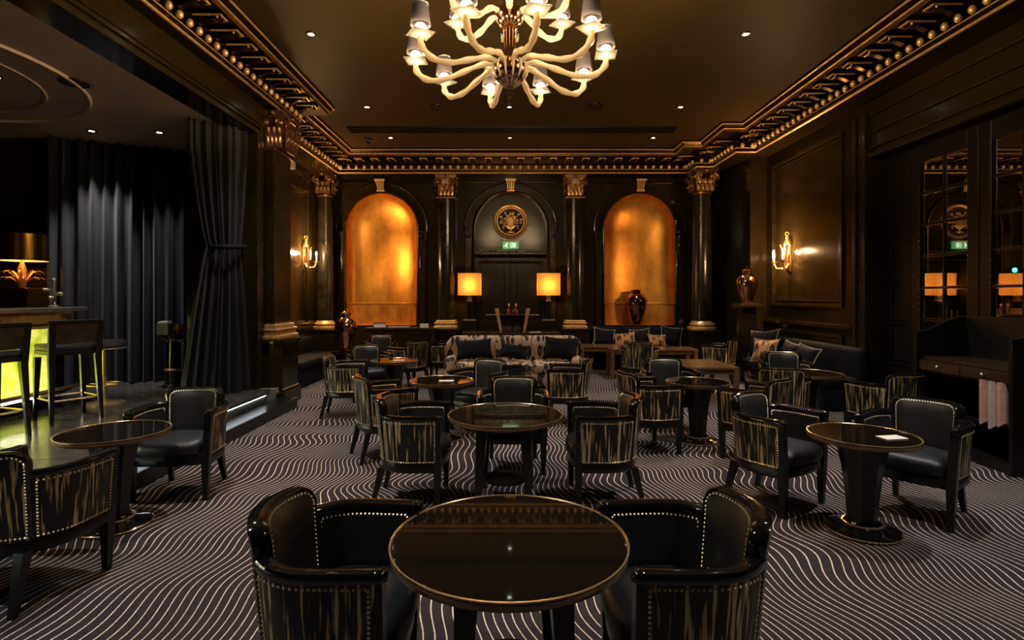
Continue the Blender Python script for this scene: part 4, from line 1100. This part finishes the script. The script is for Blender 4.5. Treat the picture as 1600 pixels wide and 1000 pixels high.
# console behind the sofa
o = thing('console_table', 'long dark console table between the two square-shaded lamps', 'table', (0, 10.75, 0))
MB().box(-.95, .95, -.25, .25, .76, .80).build('table_top', 'wood_dark', o, bevel=.005)
MB().box(-.9, .9, -.22, .22, .62, .76).build('apron', 'wood_dark', o)
for sx in (-1, 1):
    for sy in (-1, 1): MB().taper((sx*.86, sy*.18, 0), (.022, .022), (sx*.86, sy*.18, .62), (.035, .035)).build('leg', 'wood_dark', o)
# lamp plinths
for x_, lab in ((-.885, 'dark plinth under the lamp on the stage side of the door'), (.765, 'dark plinth under the lamp on the mirror side of the door')):
    o = thing('plinth', lab, 'plinth', (x_, 11.48, 0), 0, 'lamp plinths'); MB().box(-.15, .15, -.13, .13, 0, .95).build('body', 'wood_black', o, bevel=.005); MB().box(-.165, .165, -.145, .145, .95, .99).build('top', 'lacquer_trim', o, bevel=.006)
# drinks cooler with gold sides on the console
o = thing('drinks_cooler', 'black drinks cooler with slanted gold sides on the console', 'cooler', (.01, 10.78, .80))
MB().prism([(-.20, 0), (.20, 0), (.26, .33), (-.26, .33)], 'y', -.13, .13).build('tub', 'lacquer_black', o, bevel=.004)
for sx in (-1, 1):
    MB().prism([(sx*.20, 0), (sx*.245, 0), (sx*.345, .46), (sx*.27, .46)], 'y', -.15, .15).build('gold_side', 'gilt', o, bevel=.004)
MB().box(-.27, .27, -.14, .14, .33, .345).build('tray', 'bronze', o)
MB().tube([(-.52, 0, .335), (-.30, 0, .335)], .012).tube([(.30, 0, .335), (.52, 0, .335)], .012).build('rail', 'brass', o)
for x_, lab in ((-.06, 'small pale bottle on the drinks cooler, stage side'), (.08, 'small pale bottle on the drinks cooler, mirror side')):
    o = thing('bottle', lab, 'bottle', (x_, 10.78, 1.147), 0, 'bottles on the cooler')
    MB().lathe([(.035, 0), (.035, .09), (.014, .13), (.014, .16)], 14).build('glass', 'copper', o, smooth=50)
    MB().lathe([(.018, .16), (.018, .20), (.008, .21)], 12).build('cap', 'gilt', o, smooth=50)
card(.45, 10.66, .80, .2, 'white card lying on the dark console', .11, .06)

# ---- medallion, exit sign
o = thing('medallion', 'round gilt medallion with a flower urn above the exit sign', 'wall ornament', (XC, YB+.14, 3.13))
m_ = MB().lathe([(.315, 0), (.335, .03), (.355, .045), (.375, .03), (.385, 0)], 48); m_.f = [f for f in m_.f if len(f) == 4]
RX = Matrix.Rotation(PI/2, 4, 'X'); m_.xf(RX).build('outer_ring', 'gilt', o, smooth=50)
m_ = MB().lathe([(.275, 0), (.285, .02), (.300, .02), (.31, 0)], 48); m_.f = [f for f in m_.f if len(f) == 4]; m_.xf(RX).build('inner_ring', 'bronze', o, smooth=50)
MB().lathe([(0, .004), (.32, .004), (.32, 0)], 48).xf(RX).build('field', 'black_void', o)
u = MB().lathe([(.085, -.25), (.085, -.232), (.05, -.222), (.022, -.20), (.022, -.175), (.075, -.14), (.115, -.11), (.12, -.095), (.10, -.09)], 20, (0, -.03, 0), sy=.5)
for sx in (-1, 1): u.tube([(sx*.11, -.03, -.10), (sx*.15, -.03, -.08), (sx*.165, -.03, -.12), (sx*.15, -.03, -.16)], .010, 6)
u.build('urn', 'gilt', o, smooth=50)
for k in range(13):
    a = PI*(.08+.84*k/12); L_ = .245+.055*math.sin(k*2.6); st_ = MB()
    tip = (math.cos(a)*L_*.95, -.03, -.085+math.sin(a)*L_)
    st_.tube([(math.cos(a)*.04, -.025, -.09), (math.cos(a)*L_*.5, -.04, -.085+math.sin(a)*L_*.62), tip], .0055, 5)
    for j in range(5):
        b_ = 2*PI*j/5; st_.ball((tip[0]+.017*math.cos(b_), -.035, tip[2]+.017*math.sin(b_)), .011, 6, 4)
    st_.ball((tip[0], -.042, tip[2]), .009, 6, 4)
    st_.ball((math.cos(a+.16)*L_*.6, -.03, -.085+math.sin(a+.16)*L_*.6), .013, 6, 4, sx=1.5)
    st_.build('flower', 'gilt', o, smooth=50)
o = thing('exit_sign', 'small green emergency exit sign with running figure below the medallion', 'sign', (XC, YB+.10, 2.53))
MB().box(-.20, .20, -.05, .03, .155, .18).build('bracket', 'white_plastic', o, bevel=.004)
MB().box(-.175, .175, -.035, .02, 0, .155).build('sign_panel', 'exit_green', o)
fig = MB()   # running figure, arrow, doorway
Y_ = -.037
def bar(x0, z0, x1, z1, t): 
    d = Vector((x1-x0, 0, z1-z0)).normalized(); nrm = Vector((-d.z, 0, d.x))*t/2
    fig.add([(x0-nrm.x, Y_, z0-nrm.z), (x1-nrm.x, Y_, z1-nrm.z), (x1+nrm.x, Y_, z1+nrm.z), (x0+nrm.x, Y_, z0+nrm.z)], [(0, 1, 2, 3)])
bar(-.10, .07, -.085, .105, .024); bar(-.10, .07, -.13, .05, .016); bar(-.13, .05, -.155, .055, .014); bar(-.10, .07, -.075, .045, .016); bar(-.075, .045, -.08, .018, .014)
bar(-.085, .10, -.06, .085, .012); bar(-.09, .10, -.12, .095, .012)
fig.add([(-.075+.014*math.cos(k*PI/4), Y_, .125+.014*math.sin(k*PI/4)) for k in range(8)], [tuple(range(8))])
bar(.01, .02, .01, .135, .02); bar(.075, .03, .075, .13, .07)
fig.build('pictogram', 'exit_white', o)
o = thing('indicator_light', 'tiny green indicator light on the mirrored door leaf', 'light', (4.80, 5.22, 1.75)); 
MB().ball((0, 0, 0), .022, 10, 8).build('lens', 'green_dot', o); MB().lathe([(.03, 0), (.026, .02)], 12, (0,0,0)).xf(Matrix.Rotation(PI/2, 4, 'Y')).build('housing', 'wood_black', o)

# ---- vases
def vase(loc, sc_, m, label, lid=False):
    o = thing('vase', label, 'vase', loc, 0, 'metallic vases')
    MB().lathe([(.12, 0), (.125, .01), (.13, .06), (.17, .20), (.215, .36), (.235, .48), (.225, .57), (.18, .64), (.12, .68), (.10, .70)], 32).build('body', m, o, smooth=60)
    MB().lathe([(.10, .70), (.095, .73), (.115, .755), (.11, .76), (.085, .75), (.08, .70)], 28).build('neck', m, o, smooth=60)
    if lid: MB().lathe([(.12, .755), (.12, .765), (.08, .80), (.03, .815), (.02, .83), (.035, .85), (.02, .875), (0, .88)], 24).build('lid', m, o, smooth=60)
    o.scale = (sc_[0], sc_[0], sc_[1])
vase((NX[1]-.05, YB+.14, Z_NB+.002), (1.02, 1.0), 'copper_dark', 'dark copper vase standing in the right gold niche')
vase((4.24, 9.88, 1.372), (.78, .78), 'copper', 'copper lidded vase on a tall pedestal by the right wall', True)
vase((-3.10, 10.2, .502), (.85, .88), 'copper', 'copper lidded vase on a low stand left of the gold niche', True)
o = thing('pedestal', 'tall dark pedestal under the copper vase by the right wall', 'pedestal', (4.24, 9.88, 0))
MB().box(-.2, .2, -.2, .2, 0, .12).build('base', 'wood_black', o, bevel=.01); MB().taper((0, 0, .12), (.15, .15), (0, 0, 1.30), (.12, .12)).build('shaft', 'wood_black', o); MB().box(-.2, .2, -.2, .2, 1.30, 1.37).build('top', 'lacquer_trim', o, bevel=.012)
o = thing('pedestal', 'low dark stand under the copper vase by the left niche', 'pedestal', (-3.10, 10.2, 0))
MB().box(-.19, .19, -.19, .19, 0, .06).build('base', 'wood_black', o, bevel=.008); MB().box(-.15, .15, -.15, .15, .06, .45).build('shaft', 'wood_black', o); MB().box(-.2, .2, -.2, .2, .45, .50).build('top', 'copper_dark', o, bevel=.008)
# console in front of left niche with books
o = thing('console_table', 'dark console table in front of the empty gold niche', 'table', (-2.25, 11.28, 0))
MB().box(-.72, .72, -.2, .2, .82, .86).build('table_top', 'wood_dark', o, bevel=.005); MB().box(-.68, .68, -.17, .17, .74, .82).build('apron', 'wood_dark', o)
for sx in (-1, 1):
    for sy in (-1, 1): MB().taper((sx*.64, sy*.15, 0), (.02, .02), (sx*.64, sy*.15, .74), (.03, .03)).build('leg', 'wood_dark', o)
def book(loc, sz, rz, m, label):
    o = thing('book', label, 'book', loc, rz, 'books on the niche console'); a, b, c = sz
    MB().box(-a/2, a/2, -b/2, b/2, 0, .006).box(-a/2, a/2, -b/2, b/2, c-.006, c).box(-a/2, -a/2+.006, -b/2, b/2, 0, c).build('cover', m, o)
    MB().box(-a/2+.008, a/2-.01, -b/2+.008, b/2-.008, .006, c-.006).build('pages', 'paper', o)
book((-2.72, 11.26, .86), (.26, .2, .10), .2, 'wood_black', 'thick black book at the vase end of the niche console')
book((-2.30, 11.26, .86), (.46, .26, .05), -.05, 'wood_dark', 'flat dark album in the middle of the niche console')
o = thing('box', 'small pale box on the niche console by the pilaster', 'box', (-1.80, 11.22, .86)); MB().box(-.08, .08, -.06, .06, 0, .055).build('body', 'paper', o, bevel=.004); MB().box(-.083, .083, -.063, .063, .055, .075).build('lid', 'white_plastic', o, bevel=.004)

# ================================================================ NEWSPAPER CABINET (right)
o = thing('newspaper_cabinet', 'near-black writing cabinet with high back holding newspapers', 'cabinet', (4.14, 5.08, 0))
MB().box(.50, .56, -.55, .55, 0, 1.30).build('back_panel', 'wood_black', o, bevel=.01)
for yy in (-.55, .52):
    MB().prism([(0, 0), (.55, 0), (.55, 1.30), (.42, 1.29), (.25, 1.22), (.12, 1.16), (0, 1.14)], 'y', yy, yy+.035).build('side_panel', 'wood_black', o, bevel=.006)
MB().box(.06, .50, -.515, .52, .86, .89).build('writing_shelf', 'wood_dark', o); MB().box(.08, .50, -.515, .52, .35, .375).build('lower_shelf', 'wood_black', o); MB().box(.03, .50, -.515, .52, 0, .08).build('plinth', 'wood_black', o)
for k in range(2):
    d = MB().box(.02, .06, -.50+k*.51, 0+k*.51, .76, .855).build('drawer', 'wood_dark', o, bevel=.004)
    MB().ball((.005, -.25+k*.51, .81), .016, 10, 8).build('knob', 'chrome', d, smooth=80)
MB().box(.06, .10, -.515, .52, .735, .755).build('rack_rail', 'wood_black', o)
for yy, m, lab, dp in ((-.42, 'newsprint_pink', 'pinkish folded newspaper hanging at the corner of the cabinet', .36), (-.33, 'newsprint', 'grey curled newspaper hanging between two folded ones', .40), (-.24, 'newsprint_pink', 'pinkish folded newspaper hanging innermost in the cabinet', .38)):
    p = thing('newspaper', lab, 'newspaper', (4.205, 5.08+yy, .767), 0, 'hanging newspapers')
    n = MB()
    for k in range(3):
        n.grid(lambda u, v, k=k: (-.018-.008*k-.02*math.sin(PI*u)*(k+1)*.5, (u-.5)*.085, -dp*v+.02*math.sin(u*5+k)*v), 8, 8)
    n.build('sheets', m, p, smooth=80)
    MB().tube([(0, -.044, 0), (0, .044, 0)], .012, 8).build('holder_stick', 'wood_brown', p)

# ================================================================ STAGE: curtains, bar, stools
def curtain_mesh(path, z0, z1, folds, amp, pinch=None, nv=24, seed=1):
    rnd = random.Random(seed); n = folds*8
    Ls = [0]
    for a, b in zip(path, path[1:]): Ls.append(Ls[-1]+math.dist(a, b))
    ph = [rnd.uniform(.7, 1.3) for _ in range(folds+2)]
    def P(t):
        q = t*Ls[-1]; i = min(bisect.bisect_right(Ls, q)-1, len(path)-2); f = (q-Ls[i])/(Ls[i+1]-Ls[i])
        a, b = path[i], path[i+1]; d = Vector((b[0]-a[0], b[1]-a[1])).normalized()
        return Vector((a[0]+(b[0]-a[0])*f, a[1]+(b[1]-a[1])*f)), Vector((d.y, -d.x)), d
    def fn(u, v):
        p, nr, d = P(u); z = z0+(z1-z0)*v; k = u*folds
        w_ = math.sin(2*PI*k+.6*math.sin(k*1.7))*amp*ph[int(k)]*(.75+.35*(1-v))+amp*.5*math.sin(k*2.3+v*1.2)
        q = p+nr*w_
        if pinch: q = pinch(q, u, v, z, p)
        return (q.x, q.y, z)
    return MB().grid(fn, n, nv)
cp = [(-6.18, 7.28), (-5.9, 7.45), (-5.5, 7.65), (-4.9, 7.95), (-4.4, 8.35), (-4.2, 8.75)]
o = curtain_mesh(cp, STAGE+.012, 3.625, 17, .105, seed=4).build('stage_curtain', 'velvet_curtain', smooth=80); tag(o, 'long charcoal velvet curtain across the back of the stage', 'curtain')
# tied-back curtain at the pier
o = thing('tied_curtain', 'charcoal velvet curtain gathered with a tie beside the stage pier', 'curtain', (0, 0, 0))
ZT = 2.12; cc = Vector((-3.56, 6.90))
def pin(q, u, v, z, p):
    t = abs(z-ZT); 
    if z > ZT: k = .58+.42*min(1, (t/1.2))**.7
    else: k = .58+.56*min(1, t/1.7)**.8
    return Vector((cc.x+(q.x-cc.x)*k, cc.y+(q.y-cc.y)*k))
curtain_mesh([(-3.86, 6.50), (-3.66, 6.66), (-3.50, 6.85), (-3.44, 7.10)], STAGE+.012, 3.625, 9, .05, pin, 40, 9).build('drape', 'velvet_curtain', o, smooth=80)
tb = MB().tube([(cc.x+.17*math.cos(a*2*PI/24), cc.y-.02+.235*math.sin(a*2*PI/24), ZT+.02*math.sin(a*2*PI/24)) for a in range(25)], .03, 8).build('tie_band', 'velvet', o, smooth=60)
# bar
bar_ = thing('bar_counter', 'curved bar counter with glowing green onyx front on the stage', 'bar', (-5.1, 4.4, STAGE))
BP = [(0, -3.0), (0, 1.70), (-.06, 1.86), (-.18, 1.98), (-.36, 2.04), (-.75, 2.04)]
mb = MB(); sweep_plan(mb, BP[::-1], [(0, .0), (0, .14), (-.10, .14)]); mb.build('plinth', 'wood_black', bar_)
mb = MB(); sweep_plan(mb, [(-.02, -3.0), (-.02, 1.36), (-.08, 1.51), (-.19, 1.62), (-.36, 1.68), (-.75, 1.68)][::-1], [(0, .16), (0, .84)]); mb.build('frame_panel_end', 'wood_black', bar_) if False else None
pan_me = MB().box(-.012, 0, 0, .72, .17, .86).mesh('onyx_panel', 'onyx')
for k in range(5): place(None, 'onyx_panel', pan_me, bar_, (-.02, -2.53+k*.87, 0))
for k in range(6): MB().box(-.04, .015, -2.53+k*.87-.14, -2.53+k*.87-.01, .14, .90).build('post', 'wood_black', bar_)
MB().box(-.5, -.49, -3.0, 1.9, 0, .95).build('inner_wall', 'paper', bar_); MB().box(-.5, -.02, -3.0, 1.68, .87, .88).build('inner_top', 'paper', bar_)
ls = MB().box(-.16, -.12, -2.95, 1.64, .15, .19).build('lamp_strip', 'led_white', bar_)
ls.data.materials.clear(); ls.data.materials.append(emis('bar_strip', (1, 1, .8), 115))
mb = MB(); sweep_plan(mb, BP[1:][::-1], [(0, .14), (0, .90)]); mb.build('curved_end', 'wood_black', bar_, smooth=60)
mb = MB(); sweep_plan(mb, [(x_+(.10), y_+(.05 if y_ > 1 else 0)) for x_, y_ in BP][::-1], [(-.25, .90), (0, .90), (.02, .92), (.02, 1.02), (0, 1.04)]); mb.build('gold_fascia', 'brass', bar_, smooth=40)
fl = MB()
for k in range(165): fl.tube([(.122, -1.9+k*.0215, .925), (.122, -1.9+k*.0215, 1.015)], .007, 5)
fl.build('reeding', 'brass', bar_)['kind'] = 'stuff'
top = MB().prism([(-.75, -3.0), (.24, -3.0), (.24, 1.6), (.20, 1.85), (.09, 2.04), (-.08, 2.16), (-.3, 2.2), (-.75, 2.2)], 'z', 1.055, 1.095); top.build('counter_top', 'lacquer_black', bar_, bevel=.006)
mb = MB(); sweep_plan(mb, [(-.75, 2.2), (-.3, 2.2), (-.08, 2.16), (.09, 2.04), (.20, 1.85), (.24, 1.6), (.24, -3.0)], [(.0, 1.05), (-.012, 1.052), (-.012, 1.09), (0, 1.098)]); mb.build('counter_edge', 'chrome', bar_)
MB().tube([(.15, -3.0, .20), (.15, 1.7, .20), (.09, 1.95, .20)], .022, 10).tube([(.0, 1.35, .20), (.15, 1.35, .20)], .014, 8).tube([(.0, -.6, .20), (.15, -.6, .20)], .014, 8).build('foot_rail', 'brass', bar_, smooth=60)
# tap rig on bar
zb_ = STAGE+1.095
o = thing('bottle_opener_rig', 'slim chrome pillar with rounded arms on the bar counter', 'bar tool', (-4.98, 5.95, zb_))
MB().lathe([(.05, 0), (.05, .012), (.02, .03), (.012, .06)], 16).build('foot', 'chrome', o, smooth=50)
MB().tube([(0, 0, .03), (0, 0, .29)], .010, 8).ball((0, 0, .30), .022, 10, 8).build('pillar', 'chrome', o, smooth=60)
for dx, zz in ((-.085, .19), (.075, .145), (-.02, .10)):
    MB().tube([(0, 0, zz), (dx, -.02, zz)], .009, 6).ball((dx, -.02, zz), .024, 10, 8).ball((dx+.03, -.03, zz), .022, 10, 8).build('arm', 'chrome', o, smooth=60)
# lamp behind bar
o = thing('palm_lamp', 'gold drum-shaded lamp with metal palm leaves behind the bar', 'lamp', (-6.16, 6.88, STAGE))
cab = MB().box(-.26, .26, -.2, .2, 0, 1.10).build('cabinet_block', 'wood_black', None); cab.name = 'back_bar_cabinet'; cab.location = (-6.16, 6.88, STAGE); tag(cab, 'dark back bar cabinet under the gold lamp', 'cabinet')
MB().box(-.20, .20, -.15, .15, 1.10, 1.32).build('base_block', 'gold_shade', o, bevel=.01)
MB().lathe([(.03, 1.32), (.05, 1.38), (.035, 1.46), (.05, 1.54), (.02, 1.64), (.012, 1.70)], 14).build('stem', 'gilt', o, smooth=60)
for k in range(16):
    a = 2*PI*k/16+(.2 if k % 2 else 0); hgt = .18 if k % 2 else .10; lf = MB()
    def leaf(u, v, a=a, hgt=hgt):
        r = .03+.19*v; z = 1.38+hgt*math.sin(v*2.2)-.03*v; w_ = .018*math.sin(PI*min(1, .15+.85*v))*(1 if v < .98 else .2)
        return (math.cos(a)*r-math.sin(a)*(u-.5)*2*w_, math.sin(a)*r+math.cos(a)*(u-.5)*2*w_, z-.008*abs(u-.5))
    lf.grid(leaf, 2, 8); lf.build('palm_leaf', 'gilt', o, smooth=60)
sh = MB().lathe([(.265, 1.66), (.265, 1.99)], 40); sh.f = [f for f in sh.f if len(f) == 4]; sh.build('lamp_shade', 'gold_shade', o, smooth=60)
sh = MB().lathe([(.258, 1.662), (.258, 1.985), (.0, 1.985)], 40); sh.f = [f for f in sh.f if len(f) == 4]; sh.build('shade_lining', 'gold_shade_in', o, smooth=60)
MB().ball((0, 0, 1.74), .035, 10, 8).build('bulb', 'bulb_frost', o, smooth=180); light('bulb_light', 'POINT', (0, 0, 1.74), 30, WARM, o, .04)
# back bar wall panel
struct(MB().box(-9, -6.10, 7.36, 7.46, STAGE, 3.63).build('wall_back_bar', 'lacquer_wall'))
# bar stools
def bar_stool(x_, y_, rz, label):
    o = thing('bar_stool', label, 'stool', (x_, y_, STAGE), rz, 'black bar stools')
    rbox('seat', 'leather', o, -.21, .21, -.20, .21, .69, .75, .025)
    MB().box(-.205, .205, -.195, .205, .65, .69).build('seat_frame', 'wood_black', o, bevel=.005)
    for sx in (-1, 1):
        MB().taper((sx*.20, .19, 0), (.014, .014), (sx*.185, .18, .62), (.026, .026)).build('leg', 'wood_black', o)
        MB().taper((sx*.20, -.23, 0), (.014, .014), (sx*.185, -.18, .62), (.028, .024)).taper((sx*.185, -.18, .62), (.028, .024), (sx*.195, -.225, .98), (.024, .016)).build('leg', 'wood_black', o)
    bk = MB().taper((0, -.20, .76), (.175, .012), (0, -.225, .96), (.18, .012)).build('backrest', 'wood_dark', o, bevel=.005)
    MB().box(-.22, .22, -.245, -.205, .955, .99).build('top_rail', 'wood_black', o, bevel=.008)
    for yy in (-.20, .185): MB().tube([(-.19, yy, .22), (.19, yy, .22)], .010, 6).build('footrest', 'brass', o)
    for sx in (-1, 1): MB().tube([(sx*.192, -.20, .22), (sx*.192, .185, .22)], .010, 6).build('side_stretcher', 'brass', o)
bar_stool(-4.50, 4.66, 1.25, 'black bar stool with wooden back at the end of the bar closest to the room')
bar_stool(-4.40, 5.42, 1.0, 'black bar stool holding white menus, farther along the bar')
for k in range(2):
    m_ = MB().box(-.13, .13, -.09, .09, 0, .018).build('menu', 'paper'); m_.location = (-4.40, 5.42, STAGE+.752+k*.024); m_.rotation_euler = (0, 0, .5+.1*k); tag(m_, ('lower white menu of two lying on a bar stool', 'top white menu of two lying on a bar stool')[k], 'menu', 'menus on the stool')
o = thing('pedestal_stool', 'gold pedestal bar stool with round foot by the curtain', 'stool', (-4.62, 6.2, STAGE))
MB().lathe([(.21, 0), (.21, .012), (.12, .03), (.03, .05)], 32).build('foot', 'brass', o, smooth=40); MB().lathe([(.026, .04), (.026, .64)], 14).build('column', 'brass', o, smooth=60)
m_ = MB().tube([(.17*math.cos(2*PI*k/28), .17*math.sin(2*PI*k/28), .22) for k in range(29)], .011, 6); m_.tube([(-.17, 0, .22), (.17, 0, .22)], .009, 6); m_.build('foot_ring', 'brass', o, smooth=60)
MB().lathe([(0, .63), (.20, .63), (.22, .66), (.21, .70), (.17, .72), (0, .73)], 32).build('seat', 'leather', o, smooth=40)
MB().lathe([(.20, .62), (.215, .63), (.2, .645)], 32).build('seat_ring', 'brass', o, smooth=40)
# stage stand with buckets
o = thing('service_stand', 'dark drum service stand by the tied curtain', 'stand', (-4.55, 7.35, STAGE))
MB().lathe([(.14, 0), (.14, .02), (.10, .04), (.09, .60), (.17, .66), (.18, .70), (0, .70)], 24).build('drum', 'lacquer_black', o, smooth=40)
m_ = MB().lathe([(.098, .22), (.104, .225), (.104, .245), (.098, .25)], 24); m_.f = [f for f in m_.f if len(f) == 4]; m_.build('band', 'brass', o, smooth=50)
o = thing('napkin_box', 'chrome napkin box on the service stand', 'box', (-4.63, 7.30, STAGE+.702)); MB().box(-.075, .075, -.06, .06, 0, .16).build('body', 'chrome', o, bevel=.006); MB().box(-.06, .06, -.045, .045, .16, .18).build('napkins', 'paper', o)
o = thing('tumbler', 'amber tumbler on the service stand', 'glass', (-4.46, 7.33, STAGE+.702)); MB().lathe([(.04, 0), (.045, .005), (.055, .14), (.052, .14), (.042, .012), (0, .012)], 20).build('glass', 'glass_amber', o, smooth=50); MB().lathe([(0, .014), (.041, .014), (.047, .07), (0, .07)], 18).build('drink', 'gilt', o, smooth=50)
